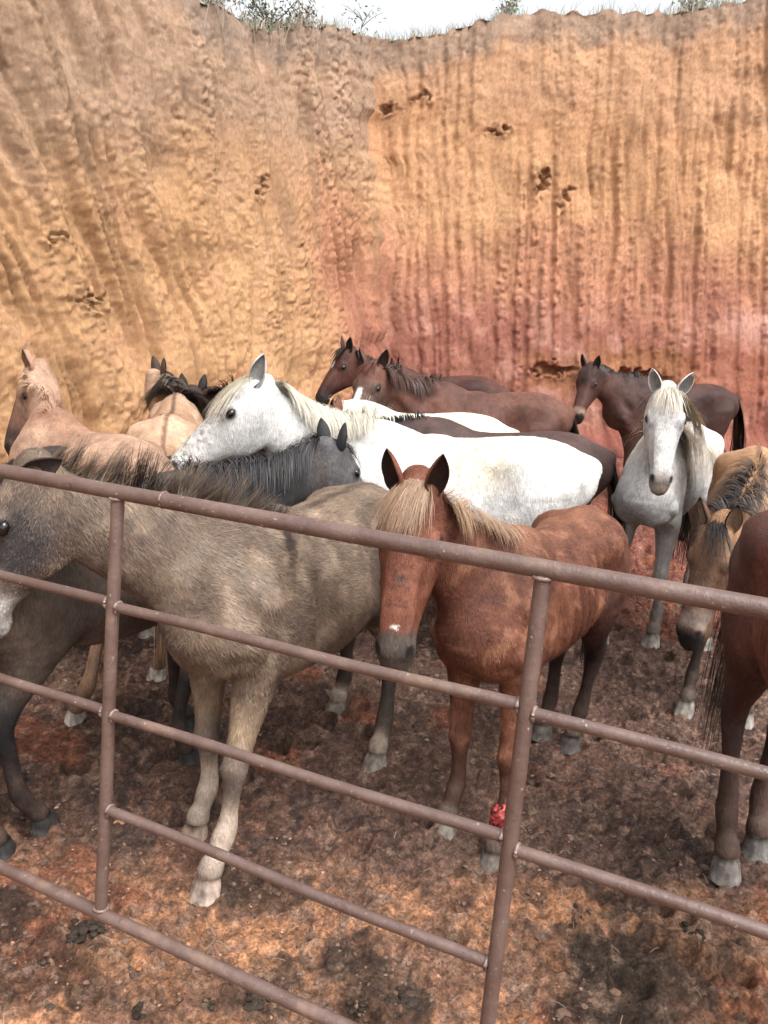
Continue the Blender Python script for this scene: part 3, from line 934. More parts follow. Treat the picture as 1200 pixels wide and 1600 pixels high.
def coat_palomino(X):
    c = np.repeat(np.array([[.33, .205, .14]]), len(X['x']), 0)
    c = mix(c, (.43, .29, .21), sstep(.42, .64, X['n1']) * .7 + X['neck'] * .3)
    c = mix(c, (.27, .135, .085), sstep(1.28, 1.42, X['z']) * (X['cid'] == 0) * sstep(.05, .2, X['x'] + .25) * .75)
    hw = X['head'] * (X['cid'] == 2)
    c = mix(c, (.16, .085, .06), hw * sstep(.10, .34, X['h'] + (X['n'] + .1) * .4))
    c = mix(c, (.05, .03, .026), hw * sstep(.36, .46, X['h']))
    lg = X['leg'] + (X['n1'] - .5) * .1
    c = mix(c, (.36, .22, .14), sstep(.28, .45, lg) * (X['cid'] >= 3))
    return finish(X, c)

def coat_grulla(X):
    c = np.repeat(np.array([[.082, .062, .051]]), len(X['x']), 0)
    c = mix(c, (.115, .088, .07), sstep(.42, .64, X['n1']) * .8)
    c = mix(c, (.19, .15, .12), sstep(.9, .78, X['z']) * (X['cid'] == 0) * .5)
    c = mix(c, (.028, .029, .033), X['neck'] * .85)
    lg = X['leg'] + (X['n1'] - .5) * .1
    c = mix(c, (.016, .015, .016), sstep(.30, .44, lg) * (X['cid'] >= 3))
    hw = X['head'] * (X['cid'] == 2)
    c = mix(c, (.095, .096, .108), hw * .8)
    c = mix(c, (.05, .05, .055), muzzle_w(X))
    return finish(X, c)
# ------------------------------------------------------------------ ground
HOLES = []
_hr = np.random.default_rng(21)
for k in range(560):
    HOLES.append((_hr.uniform(-3.2, 4.2), _hr.uniform(1.9, 9.5), _hr.uniform(0, math.pi), _hr.uniform(.6, 1.1)))

def ground_h(x, y):
    x = np.asarray(x, float); y = np.asarray(y, float)
    h = (fbm(x * .55, y * .55, None, 3, 1) - .5) * .075
    churn = sstep(1.5, 2.3, y + (fbm(x * .8, y * .8, None, 2, 77) - .5) * .7)
    a = fbm(x * 5.5, y * 5.5, None, 4, 2, .6)
    h = h + (np.abs(a - .5) * 2) ** .8 * -.055 * (.35 + .65 * churn) + .014
    b = fbm(x * 15, y * 15, None, 3, 3, .6)
    b = np.abs(b - .5) * 2
    h = h - b ** .7 * .036 * (.5 + .5 * churn) + .010
    c = fbm(x * 34, y * 34, None, 2, 4)
    h = h + np.maximum(c - .48, 0) * .045
    return h

def ground_full(x, y):
    h = ground_h(x, y)
    sh = h.shape
    for hx, hy, an, sc in HOLES:
        m = (np.abs(x - hx) < .16) & (np.abs(y - hy) < .16)
        if not m.any(): continue
        dx, dy = x[m] - hx, y[m] - hy
        u = (dx * math.cos(an) + dy * math.sin(an)) / (.072 * sc); w = (-dx * math.sin(an) + dy * math.cos(an)) / (.058 * sc)
        r = np.sqrt(u * u + w * w)
        h[m] += -.040 * sc * sstep(1.05, .65, r) + .016 * np.exp(-((r - 1.25) / .25) ** 2)
    return h

def geo_axis(lo, hi, step, far, ratio=1.22):
    core = np.arange(lo, hi, step)
    out, d = [], step
    p = core[-1]
    while p < far: d = min(d * ratio, 6); p += d; out.append(p)
    left, d = [], step; p = core[0]
    while p > -far: d = min(d * ratio, 6); p -= d; left.append(p)
    return np.concatenate([left[::-1], core, out])

gx = np.concatenate([np.arange(-1.7, 2.2, .0115)]); gx_l = [gx[0]]; d = .0115
while gx_l[-1] > -90: d = min(d * (1.03 if d < .05 else 1.25), 8); gx_l.append(gx_l[-1] - d)
gx_r = [gx[-1]]; d = .0115
while gx_r[-1] < 90: d = min(d * (1.03 if d < .05 else 1.25), 8); gx_r.append(gx_r[-1] + d)
gx = np.concatenate([gx_l[::-1], gx[1:-1], gx_r])
gy = np.arange(1.7, 4.4, .0115); gy_l = [gy[0]]; d = .0115
while gy_l[-1] > -90: d = min(d * 1.15, 8); gy_l.append(gy_l[-1] - d)
gy_r = [gy[-1]]; d = .0115
while gy_r[-1] < 90: d = min(d * (1.025 if gy_r[-1] < 13 else 1.3), 8); gy_r.append(gy_r[-1] + d)
gy = np.concatenate([gy_l[::-1], gy[1:-1], gy_r])
GX, GY = np.meshgrid(gx, gy, indexing='ij')
GZ = ground_full(GX.ravel(), GY.ravel())
x_, y_ = GX.ravel(), GY.ravel()
nx, ny = GX.shape
ii = (np.arange(nx - 1)[:, None] * ny + np.arange(ny - 1)[None]).ravel()
GQ = np.stack([ii, ii + ny, ii + ny + 1, ii + 1], 1)
# soil colours: dark churned muck, red clay, orange dry clay near the gate, black dung stains
gn1 = fbm(x_ * .9, y_ * .9, None, 4, 50); gn2 = fbm(x_ * 3.2, y_ * 3.2, None, 4, 51); gn3 = fbm(x_ * 11, y_ * 11, None, 3, 52); gn4 = vnoise(x_ * 42, y_ * 42, None, 53)
gc = np.repeat(np.array([[.098, .063, .050]]), len(x_), 0)
gc = mix(gc, (.056, .038, .032), sstep(.46, .60, gn2) * .85)
gc = mix(gc, (.140, .082, .058), sstep(.52, .62, gn1 * .4 + gn3 * .6) * .8)
red = sstep(4.4, 7.2, y_ + (gn1 - .5) * 3) * sstep(-1.0, 1.5, x_ + (gn2 - .5) * 1.5)
gc = mix(gc, (.165, .050, .034), red * (.45 + .5 * gn3))
near = sstep(2.75, 2.10, y_ + (gn1 - .5) * 1.2 + .10 * x_)
gc = mix(gc, (.190, .110, .072), near * .85)
gc = mix(gc, (.38, .205, .112), near * sstep(.44, .55, gn2 * .5 + gn3 * .5) * .95)
gc = mix(gc, (.22, .115, .075), sstep(.60, .70, gn2 * .6 + gn3 * .4) * sstep(3.4, 2.5, y_) * .5)
gc = mix(gc, (.20, .080, .045), sstep(.62, .70, fbm(x_ * 2.1 + 9, y_ * 2.1, None, 3, 57)) * .7)
stain = sstep(.59, .67, fbm(x_ * 2.4 + 40, y_ * 2.4, None, 4, 54, .6)) * sstep(3.4, 2.5, y_)
gc = mix(gc, (.030, .024, .020), stain * .8)
for sx_, sy_, sr in ((.85, 2.2, .30), (1.05, 2.3, .3), (-.92, 2.1, .22), (-.25, 2.05, .2)):
    gc = mix(gc, (.045, .035, .026), sstep(sr, sr * .3, np.hypot(x_ - sx_, y_ - sy_) + (gn3 - .5) * .35) * .6)
gc = mix(gc, (.030, .022, .019), sstep(.60, .70, gn3) * .5)
gc = mix(gc, (.20, .14, .105), sstep(.60, .72, fbm(x_ * 19, y_ * 19, None, 3, 58)) * .6)
gc = gc * np.array([1.16, 1.05, 1.0]) * (1.30 + .7 * gn4)[:, None]
gc = mix(gc, (.16, .17, .09), sstep(16, 26, np.hypot(x_, y_ - 6)) * .0)

m, N, L, B = new_mat('pen_soil')
a = N.new('ShaderNodeAttribute'); a.attribute_name = 'coat'
tc = N.new('ShaderNodeTexCoord')
f1 = n_map(N, L, n_noise(N, L, tc.outputs['Object'], 75, 6, .7), .38, .62, .55, 1.45)
def n_voro(scale, out='Distance', feature='F1'):
    w = N.new('ShaderNodeTexNoise'); w.inputs['Scale'].default_value = scale * .8; w.inputs['Detail'].default_value = 3
    L.new(tc.outputs['Object'], w.inputs['Vector'])
    v = N.new('ShaderNodeVectorMath'); v.operation = 'MULTIPLY_ADD'
    v.inputs[1].default_value = (1.1 / scale,) * 3
    L.new(w.outputs['Color'], v.inputs[0]); L.new(tc.outputs['Object'], v.inputs[2])
    t = N.new('ShaderNodeTexVoronoi'); t.feature = feature; t.inputs['Scale'].default_value = scale
    L.new(v.outputs[0], t.inputs['Vector'])
    return t.outputs[out]
vd1, vd2 = n_voro(28), n_voro(70)
fv = n_map(N, L, vd1, .15, .75, 1.2, .66)
f2 = n_map(N, L, n_noise(N, L, tc.outputs['Object'], 260, 4, .7), .3, .7, .75, 1.25)
colr = n_mul(N, L, n_mul(N, L, n_mul(N, L, a.outputs['Color'], f1), f2), fv)
L.new(colr, B.inputs['Base Color'])
L.new(n_map(N, L, n_noise(N, L, tc.outputs['Object'], 5, 4, .6), .35, .62, .60, .95), B.inputs['Roughness'])
B.inputs['Specular IOR Level'].default_value = .28
prev = None
for src, dist in ((vd1, -.016), (vd2, -.008), (n_noise(N, L, tc.outputs['Object'], 60, 5, .7), .030), (n_noise(N, L, tc.outputs['Object'], 190, 5, .7), .012)):
    b = N.new('ShaderNodeBump'); b.inputs['Distance'].default_value = abs(dist); b.invert = dist < 0; b.inputs['Strength'].default_value = 1.0
    L.new(src, b.inputs['Height'])
    if prev is not None: L.new(prev, b.inputs['Normal'])
    prev = b.outputs[0]
L.new(prev, B.inputs['Normal'])
M_SOIL = m
ground = mesh_obj('ground', np.stack([x_, y_, GZ], 1), GQ, M_SOIL, None, True, np.clip(gc, .006, .8))
ground['kind'] = 'structure'

# ------------------------------------------------------------------ cut earth bank
COR = np.array([0, 12.4, 0.0]); TR = np.array([.9956, .0937, 0]); NR = np.array([.0937, -.9956, 0]); TL = np.array([.515, .857, 0]); NL = np.array([.857, -.515, 0])
# displacement of the mitred corner so both walls share one seam
MIT = np.linalg.solve(np.array([NL[:2], NR[:2]]), np.array([-1.0, -1.0])); MIT = np.array([MIT[0], MIT[1], 0])
def bank_top(u, right):
    if right: return np.interp(u, [0, 2, 4.5, 6, 12], [5.72, 6.22, 6.62, 6.95, 7.5])
    return np.interp(u, [-16, -8, -4.2, -3.1, -2.3, -1, 0], [6.4, 5.9, 5.45, 5.15, 5.12, 5.50, 5.72])
def batter(v): return .15 * v
def build_bank(right):
    du = .021
    if right:
        u = np.concatenate([np.arange(0, 7.2, du), np.geomspace(7.2, 16, 90)])
    else:
        u = -np.concatenate([np.arange(0, 8.2, du), np.geomspace(8.2, 16, 90)])[::-1]
    tops = bank_top(u, right) + (fbm(u * 1.3, u * 0, None, 3, 60) - .5) * .35 + (fbm(u * 6, u * 0, None, 2, 61) - .5) * .12
    nv = 280
    fr = np.linspace(0, 1, nv)
    U = np.repeat(u[:, None], nv, 1); Vv = -.12 + fr[None] * (tops[:, None] + .12)
    k = .01 if right else 1.0
    if right: up = U - (.03 - .018 * U) * Vv * .6 + .0
    else: up = U + (.03 + .036 * np.abs(U)) * Vv * sstep(0, 3.2, Vv) + .35 * (fbm(U * .5, Vv * .5, None, 2, 5) - .5) * sstep(2.4, .8, Vv) * 3
    sd = 70 if right else 80
    up = up + (fbm(U * .9, Vv * .45, None, 2, sd) - .5) * .22 + 40
    sp = .215 if right else .25
    # irregular spacing of the bucket teeth
    q = up / sp + .50 * (vnoise(up / sp * .37, up * 0, None, sd + 1) - .5) * 2
    cell = np.floor(q); f = q - cell
    f = f + (fbm(U * 8, Vv * 9, None, 3, sd + 12) - .5) * .34
    pres = vnoise(cell * 7.31, Vv * .42 + cell * 3.7, None, sd + 2)
    pres = sstep(.26, .66, pres) * (.55 + .45 * sstep(.36, .56, fbm(U * .7, Vv * .55, None, 3, sd + 15))) * (.45 + .55 * vnoise(cell * 1.7, cell * 0, None, sd + 3))
    w0 = .34 + .14 * vnoise(cell * 3.3, Vv * .6, None, sd + 4)
    ridge = sstep(w0 - .06, w0 + .12, f) * sstep(1.06, .90, f)                   # flat scraped channels between crumbling ridges
    led = sstep(.22, .68, vnoise(cell * 5.1 + .5, Vv * 6.0 + cell * 2.9, None, sd + 7) * .7 + .3 * vnoise(U * 9, Vv * 15, None, sd + 13))
    big = (fbm(U * .55, Vv * .45, None, 3, sd + 5) - .5)
    crumb = fbm(U * 11, Vv * 14, None, 3, sd + 6, .6) - .5
    fine = fbm(U * 21 + crumb * 3, Vv * 23 + crumb * 3, None, 2, sd + 11, .7) - .5
    fine = np.sign(fine) * np.abs(fine * 2) ** 1.4 * .5
    smooth = sstep(.42, .58, fbm(U * .9, Vv * .7, None, 3, sd + 14))            # broad patches where the clay is smeared flat
    body_ = ridge * (.35 + .65 * pres)
    amp = .50 if right else .10
    st1 = 1 - np.abs(fbm(up * (3.1 if right else 2.5), Vv * (.33 if right else .22), None, 4, sd + 30, .58) - .5) * 5.4                      # long scraped furrows of uneven width
    st2 = fbm(up * 9.5, Vv * (.8 if right else .55), None, 3, sd + 31, .6) - .5
    sa = (.135 if right else .33) * (.35 + .65 * sstep(.36, .58, fbm(U * .6, Vv * .6, None, 3, sd + 32)))
    d = big * .24 + amp * pres * (ridge * (.035 + (.075 if right else .045) * led) - (1 - ridge) * (.050 if right else .065))
    d = d - sa * np.clip(st1, 0, 1) ** 1.5 * .58 + sa * st2 * .34
    body_ = body_ if right else np.clip(1 - st1 * .9, 0, 1)
    d = d + (crumb * (.075 if right else .068) + fine * .062) * (.22 + .78 * body_) * (1 - .55 * smooth) + fine * .012
    rough_low = sstep(2.2, .8, Vv) * (1 if not right else .35)
    d = d + rough_low * (fbm(U * 2.0, Vv * 2.0, None, 3, sd + 8) - .5) * .20
    d = d + (fbm(U * 2.2, Vv * 2.2, None, 3, sd + 9) - .5) * .10 * (sstep(3.9, 4.7, Vv) + .25)
    holes = ([(.59, 4.96, .13, .05), (.12, 4.79, .12, .06), (1.61, 4.61, .15, .05), (2.29, 3.95, .07, .17), (2.60, 3.72, .06, .13), (3.83, 1.18, .5, .10), (2.5, 1.2, .35, .08)] if right else
             [(-5.12, 1.88, .26, .05), (-2.52, 3.29, .06, .12), (-5.47, 2.43, .10, .05)])
    dark = np.zeros_like(d)
    for hu, hvv, ru, rv in holes:
        r = np.sqrt(((U - hu + crumb * .35 + fine * .08) / ru) ** 2 + ((Vv - hvv + crumb * .30 + fine * .06) / rv) ** 2)
        d = d - sstep(1.15, .45, r) * min(.16, 1.2 * min(ru, rv) + .03)
        d = d + np.exp(-((r - 1.3) / .3) ** 2) * .025
    edge = np.abs(U)
    seam = np.exp(-(edge / .10) ** 2)
    d = d + .28 * sstep(.55, 0, Vv) ** 2 * (.5 + fbm(U * 1.2, Vv * 0, None, 2, sd + 10))
    d = d * sstep(0, .14, edge)
    d = d + .28 * sstep(.55, 0, Vv) ** 2 * (.5 + fbm(U * 1.2, Vv * 0, None, 2, sd + 10))
    n_, t_ = (NR, TR) if right else (NL, TL)
    off = batter(Vv)
    par = MIT @ t_                                      # mitre slide along the wall, fading away from the corner
    P = COR + U[..., None] * t_ + (-off)[..., None] * n_ + (off * par * np.exp(-edge / 3.0))[..., None] * t_ + d[..., None] * n_
    vz = Vv[:1] if right else Vv[-1:]
    wob = TR * 1.0
    P = P + (wob[None, None] * ((fbm(vz * 1.1, vz * 0, None, 2, 101) - .5) * .35 + (fbm(vz * 5, vz * 0, None, 2, 102) - .5) * .22)[..., None]) * np.exp(-(edge / .55) ** 2)[..., None]
    fill = -.07 + .14 * (fbm(vz * .7, vz * 0, None, 2, 97) - .5)      # the corner is choked with fallen clay
    P = P - (nrm(MIT) * 1.0)[None, None] * (np.exp(-(edge / .17) ** 1.5) * fill)[..., None]
    P[..., 2] = Vv + fine * .02 * sstep(0, .3, edge)
    # colours
    g1 = fbm(U * .8, Vv * .8, None, 4, sd + 20); g2 = fbm(U * 3.5, Vv * 3.5, None, 4, sd + 21); g3 = fbm(up * 5, Vv * .5, None, 3, sd + 22)
    g4 = vnoise(U * 40, Vv * 40, None, sd + 23)
    if right:
        c = np.repeat(np.repeat(np.array([[[.435, .242, .132]]]), U.shape[0], 0), nv, 1)
        c = mix(c, (.475, .275, .150), sstep(.45, .62, g1) * .7)
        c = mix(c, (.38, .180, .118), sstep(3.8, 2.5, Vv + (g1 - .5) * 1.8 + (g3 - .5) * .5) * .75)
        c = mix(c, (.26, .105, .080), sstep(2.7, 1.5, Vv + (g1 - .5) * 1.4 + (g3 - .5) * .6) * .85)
        c = mix(c, (.37, .205, .155), sstep(.52, .62, g2) * sstep(2.6, 1.8, Vv) * .55)
        pk = sstep(1.0, .35, np.hypot((U - 6.0) / 1.25, (Vv - 2.05) / .42) + (g2 - .5) * .9)
        c = mix(c, (.47, .26, .205), pk * .9)
        dp = sstep(1.0, .5, np.hypot((U - 3.6) / 1.9, (Vv - 1.15) / .55) + (g2 - .5) * 1.1)
        c = mix(c, (.27, .125, .060), dp * .75)
        dp = sstep(1.0, .5, np.hypot((U - 5.8) / 1.6, (Vv - 1.25) / .5) + (g3 - .5) * 1.4)
        c = mix(c, (.27, .105, .065), dp * .65)
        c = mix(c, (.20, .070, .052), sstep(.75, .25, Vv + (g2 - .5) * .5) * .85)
        c = mix(c, (.40, .24, .15), sstep(4.6, 5.2, Vv + (g1 - .5) * .8) * .6)
    else:
        c = np.repeat(np.repeat(np.array([[[.425, .248, .130]]]), U.shape[0], 0), nv, 1)
        c = mix(c, (.48, .285, .150), sstep(.45, .62, g1) * .7)
        c = mix(c, (.38, .215, .125), sstep(.55, .7, g2) * .5)
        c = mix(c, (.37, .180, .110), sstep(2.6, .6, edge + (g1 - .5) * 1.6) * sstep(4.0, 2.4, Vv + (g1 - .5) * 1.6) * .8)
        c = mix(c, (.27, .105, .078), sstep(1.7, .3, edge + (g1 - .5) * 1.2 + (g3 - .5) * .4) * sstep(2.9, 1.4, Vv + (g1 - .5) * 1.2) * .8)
        c = mix(c, (.30, .212, .155), sstep(2.7, 4.3, Vv + (g1 - .5) * 1.6 + .12 * (edge - 3)) * .75)
        c = mix(c, (.30, .185, .115), sstep(.50, .66, g3) * sstep(2, 3, Vv) * .45)
    soil = sstep(.62, .18, (tops[:, None] - Vv) + (g2 - .5) * .5)
    c = mix(c, (.26, .20, .16), soil * .7)
    c = c * (.86 + .30 * g4)[..., None] * (.74 + .46 * g2)[..., None]
    c = mix(c, c * .72, sstep(.56, .68, g3) * .6)
    nu_ = len(u)
    i0 = (np.arange(nu_ - 1)[:, None] * nv + np.arange(nv - 1)[None]).ravel()
    Q = np.stack([i0, i0 + nv, i0 + nv + 1, i0 + 1], 1)
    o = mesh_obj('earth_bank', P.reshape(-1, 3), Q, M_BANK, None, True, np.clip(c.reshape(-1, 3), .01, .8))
    tag(o, 'red and orange cut earth bank with upright bucket grooves behind the brown horses' if right else
        'ochre cut earth bank with slanting bucket grooves behind the pale horses', 'earth bank', 'cut earth banks round the pen', 'structure')
    # hill top behind the edge
    st = 6
    top = P[::st, -1]
    ws = np.concatenate([[0, .12, .3, .6, 1, 1.6, 2.5, 4, 7], np.linspace(12, 60, 9)])
    hv = []
    for w in ws:
        q = top - n_[None] * w
        q = q.copy(); q[:, 2] = top[:, 2] - .015 + .05 * min(w, 1) + .03 * w * .5 + (fbm(q[:, 0] * .9, q[:, 1] * .9, None, 3, 90) - .5) * .3 * min(1, w)
        hv.append(q)
    hv = np.stack(hv, 1); nw = len(ws)
    i0 = (np.arange(hv.shape[0] - 1)[:, None] * nw + np.arange(nw - 1)[None]).ravel()
    Q = np.stack([i0, i0 + nw, i0 + nw + 1, i0 + 1], 1)
    hc = np.repeat(np.array([[.12, .125, .065]]), hv.shape[0] * nw, 0) * (.6 + .8 * vnoise(hv[..., 0].ravel() * 6, hv[..., 1].ravel() * 6, None, 91))[:, None]
    h = mesh_obj('hill', hv.reshape(-1, 3), Q, M_BANK, None, True, hc)
    h['kind'] = 'structure'
    return u, P[:, -1], n_

m, N, L, B = new_mat('bank_clay')
a = N.new('ShaderNodeAttribute'); a.attribute_name = 'coat'
tc = N.new('ShaderNodeTexCoord')
f1 = n_map(N, L, n_noise(N, L, n_scale(N, L, tc.outputs['Object'], (1, 1, .6)), 28, 6, .7), .3, .7, .78, 1.2)
L.new(n_mul(N, L, a.outputs['Color'], f1), B.inputs['Base Color'])
B.inputs['Roughness'].default_value = .95
B.inputs['Specular IOR Level'].default_value = .1
prev = None
for sc, dist in ((110, .016), (300, .008)):
    b = N.new('ShaderNodeBump'); b.inputs['Distance'].default_value = dist; b.inputs['Strength'].default_value = .7
    L.new(n_noise(N, L, tc.outputs['Object'], sc, 6, .7), b.inputs['Height'])
    if prev is not None: L.new(prev, b.inputs['Normal'])
    prev = b.outputs[0]
L.new(prev, B.inputs['Normal'])
M_BANK = m
TOPS = [build_bank(False), build_bank(True)]

# grass, roots, shrubs and saplings along the edge
M_GRASS = attr_mat('grass', .6, spec=.2)
gr = np.random.default_rng(33)
PP, WW, DD, CC = [], [], [], []
for (u, tp_, n_), cnt in zip(TOPS, (3000, 5600)):
    lim = (np.abs(u) < 9)
    idx = np.where(lim)[0]
    k = gr.choice(idx, cnt)
    dens = fbm(u[k] * 1.1, u[k] * 0, None, 3, 95)
    k = k[gr.random(cnt) < sstep(.30, .6, dens) + .15]
    n = len(k)
    w = gr.gamma(1.4, .28, n) - .05
    base = tp_[k] - n_[None] * w[:, None]; base[:, 2] += .05 * np.clip(w, 0, 1) - .03
    base += np.column_stack([gr.normal(size=n) * .02, gr.normal(size=n) * .02, np.zeros(n)])
    Lh = gr.uniform(.06, .22, n) * (.5 + fbm(u[k] * .9, u[k] * 0, None, 2, 96))
    lean = gr.normal(size=(n, 3)) * .35; lean[:, 2] = 0
    lean += n_[None] * (.35 * (gr.random(n) < .35))[:, None]
    K = 4
    tt = np.linspace(0, 1, K)[None, :, None]
    P = base[:, None] + np.array([0, 0, 1.0]) * tt * Lh[:, None, None] * (1 - .3 * tt * np.linalg.norm(lean, axis=1)[:, None, None]) + lean[:, None] * tt ** 2 * Lh[:, None, None]
    PP.append(P); WW.append(np.repeat((gr.uniform(.0022, .005, n))[:, None], K, 1) * np.array([1, .9, .6, .15])[None])
    an = gr.uniform(0, 2 * math.pi, n)
    DD.append(np.repeat(np.column_stack([np.cos(an), np.sin(an), 0 * an])[:, None], K, 1))
    cc = np.array([[.33, .34, .28]]) * gr.uniform(.6, 1.3, (n, 1)); dry = gr.random(n) < .4  # blade colours paled to carry the bright haze along the rim
    cc[dry] = np.array([.44, .41, .33]) * gr.uniform(.7, 1.2, (dry.sum(), 1))
    CC.append(cc)
Vg, Fg, Cg = ribbons(np.concatenate(PP), np.concatenate(WW), np.concatenate(DD), np.concatenate(CC))
g = mesh_obj('grass', Vg, Fg, M_GRASS, None, True, Cg)
tag(g, 'dry grass fringe, its colour paled to look hazy, along the top of the cut earth bank', 'grass', None, 'stuff')

def tube(path, rad, ns=6):
    path = np.asarray(path, float); n = len(path); rad = np.broadcast_to(rad, (n,))
    tn = nrm(np.gradient(path, axis=0))
    ref = np.array([0, 0, 1.0]) if abs(tn[:, 2]).mean() < .8 else np.array([1.0, 0, 0])
    a = nrm(np.cross(tn, ref)); b = np.cross(tn, a)
    th = np.arange(ns) * 2 * math.pi / ns
    V = path[:, None] + (a[:, None] * np.cos(th)[None, :, None] + b[:, None] * np.sin(th)[None, :, None]) * rad[:, None, None]
    i = np.arange(n - 1)[:, None] * ns; k = np.arange(ns)[None]; k2 = (k + 1) % ns
    F = np.stack([i + k, i + k2, i + ns + k2, i + ns + k], -1).reshape(-1, 4)
    return V.reshape(-1, 3), F

class MB:
    def __init__(self): self.v, self.f, self.c, self.n = [], [], [], 0
    def add(self, V, F, c=None):
        V = np.asarray(V, float)
        self.v.append(V); self.f.append(np.asarray(F) + self.n); self.n += len(V)
        self.c.append(np.repeat(np.array([c if c is not None else (1, 1, 1)], float), len(V), 0))
    def build(self, name, mat, parent=None, col=True):
        q = [f for f in self.f if f.shape[1] == 4]; t = [f for f in self.f if f.shape[1] == 3]
        fl = ([np.concatenate(q)] if q else []) + ([np.concatenate(t)] if t else [])
        return mesh_obj(name, np.concatenate(self.v), fl, mat, parent, True, np.concatenate(self.c) if col else None)

def shrub(base, r, h, n, label, colr, nbranch=9, group='shrubs along the bank top'):
    t = empty('shrub', base); tag(t, label, 'shrub', group)
    st = MB(); tips = []
    for k in range(nbranch):
        a, e = gr.uniform(0, 2 * math.pi), gr.uniform(.2, 1.0)
        tip = np.array([math.cos(a) * r * e, math.sin(a) * r * e, h * gr.uniform(.55, 1.0)])
        p = [np.zeros(3), tip * .45 + gr.normal(size=3) * .03, tip]
        V, F = tube(catmull(p, 6), np.linspace(.010, .003, 6), 5); st.add(V, F, (.14, .11, .085)); tips.append(catmull(p, 6))
    st.build('stem', M_GRASS, t)
    tips = np.array(tips)
    i, j = gr.integers(0, nbranch, n), gr.integers(2, 6, n)
    P = tips[i, j] + gr.normal(size=(n, 3)) * np.array([.07, .07, .06]) * r / .35
    d = nrm(gr.normal(size=(n, 3)) + np.array([0, 0, .3])); Ls = gr.uniform(.03, .07, n)
    pts = P[:, None] + d[:, None] * (np.linspace(0, 1, 3)[None, :, None] * Ls[:, None, None])
    D = nrm(np.cross(d, gr.normal(size=(n, 3))))
    V, F, C = ribbons(pts, np.outer(gr.uniform(.008, .016, n), [.5, 1, .15]), np.repeat(D[:, None], 3, 1), np.array(colr)[None] * gr.uniform(.6, 1.35, (n, 1)))
    o = mesh_obj('foliage', V, F, M_GRASS, t, True, C); o['kind'] = 'stuff'
def top_at(right, u0, back=.25):
    u, tp_, n_ = TOPS[1 if right else 0]
    p = tp_[np.argmin(np.abs(u - u0))] - n_ * back
    return (p[0], p[1], p[2] + .03)
for (rt_, u0, r, h, n, lab, cc) in (  # leaf colours lifted so the shrubs look hazy against the sky
        (True, 1.75, .30, .26, 260, 'small round shrub on the bank top above the dark hollows', (.26, .28, .20)),
        (True, 4.4, .35, .25, 260, 'sparse pale shrub on the far bank top above the dark brown horse', (.28, .29, .22)),
        (False, -1.9, .45, .30, 420, 'dark tangled shrub on the notch of the left bank edge', (.15, .16, .12)),
        (False, -1.1, .35, .22, 260, 'scrubby dry shrub on the bank edge beside the corner seam', (.22, .21, .16)),
        (False, -2.9, .30, .30, 220, 'leafy dark shrub where the left bank edge drops away', (.15, .17, .12))):
    shrub(top_at(rt_, u0), r, h, n, lab, cc)
# hanging roots on the left bank lip
rt = MB()
for k in range(46):
    u0 = gr.uniform(-3.2, -1.0)
    p = np.array(top_at(False, u0, gr.uniform(-.10, .10)))
    d = NL * gr.uniform(.02, .16) + TL * gr.normal() * .12
    q = [p, p + d * .6 + np.array([0, 0, .05]), p + d + TL * gr.normal() * .10 + np.array([0, 0, -gr.uniform(.10, .45)])]
    V, F = tube(catmull(q, 7), np.linspace(.006, .002, 7), 5)
    rt.add(V, F, np.array([.30, .26, .21]) * gr.uniform(.5, 1.3))
o = rt.build('dry_roots', M_GRASS)
tag(o, 'pale dry roots hanging over the lip of the left bank', 'roots', None, 'stuff')
# one thin sapling and a pole-like trunk behind the edge
def sapling(base, h, label, leaf):
    t = empty('sapling', base); tag(t, label, 'tree', 'thin saplings beyond the bank top')
    mb = MB()
    path = catmull([(0, 0, -.3), (.03, 0, h * .4), (-.02, .02, h * .75), (.02, 0, h)], 12)
    V, F = tube(path, np.linspace(.032, .008, 12), 7); mb.add(V, F, (.22, .19, .16))
    tips = [path[-1], path[-3]]
    for k in range(9):
        s0 = path[gr.integers(5, 12)]; a = gr.uniform(0, 6.28); l = gr.uniform(.18, .5)
        e = s0 + np.array([math.cos(a) * l, math.sin(a) * l, l * .6])
        V, F = tube(catmull([s0, (s0 + e) / 2 + np.array([0, 0, .04]), e], 5), np.linspace(.010, .003, 5), 5); mb.add(V, F, (.2, .17, .14)); tips.append(e)
    mb.build('trunk', M_GRASS, t)
    tips = np.array(tips); n = leaf
    P = tips[gr.integers(0, len(tips), n)] + gr.normal(size=(n, 3)) * .12
    d = nrm(gr.normal(size=(n, 3))); Ls = gr.uniform(.05, .10, n)
    pts = P[:, None] + d[:, None] * (np.linspace(0, 1, 3)[None, :, None] * Ls[:, None, None])
    V, F, C = ribbons(pts, np.outer(gr.uniform(.01, .02, n), [.5, 1, .15]), np.repeat(nrm(np.cross(d, gr.normal(size=(n, 3))))[:, None], 3, 1), np.array([[.14, .19, .10]]) * gr.uniform(.6, 1.4, (n, 1)))
    o = mesh_obj('crown', V, F, M_GRASS, t, True, C); o['kind'] = 'stuff'
b0 = top_at(True, .05, 6.0); sapling((b0[0], b0[1], b0[2] + .05), 1.9, 'taller thin sapling standing behind the bank corner', 60)
b0 = top_at(False, -.55, 5.0); sapling((b0[0], b0[1], b0[2] + .05), .95, 'short leafy sapling standing behind the bank corner', 150)

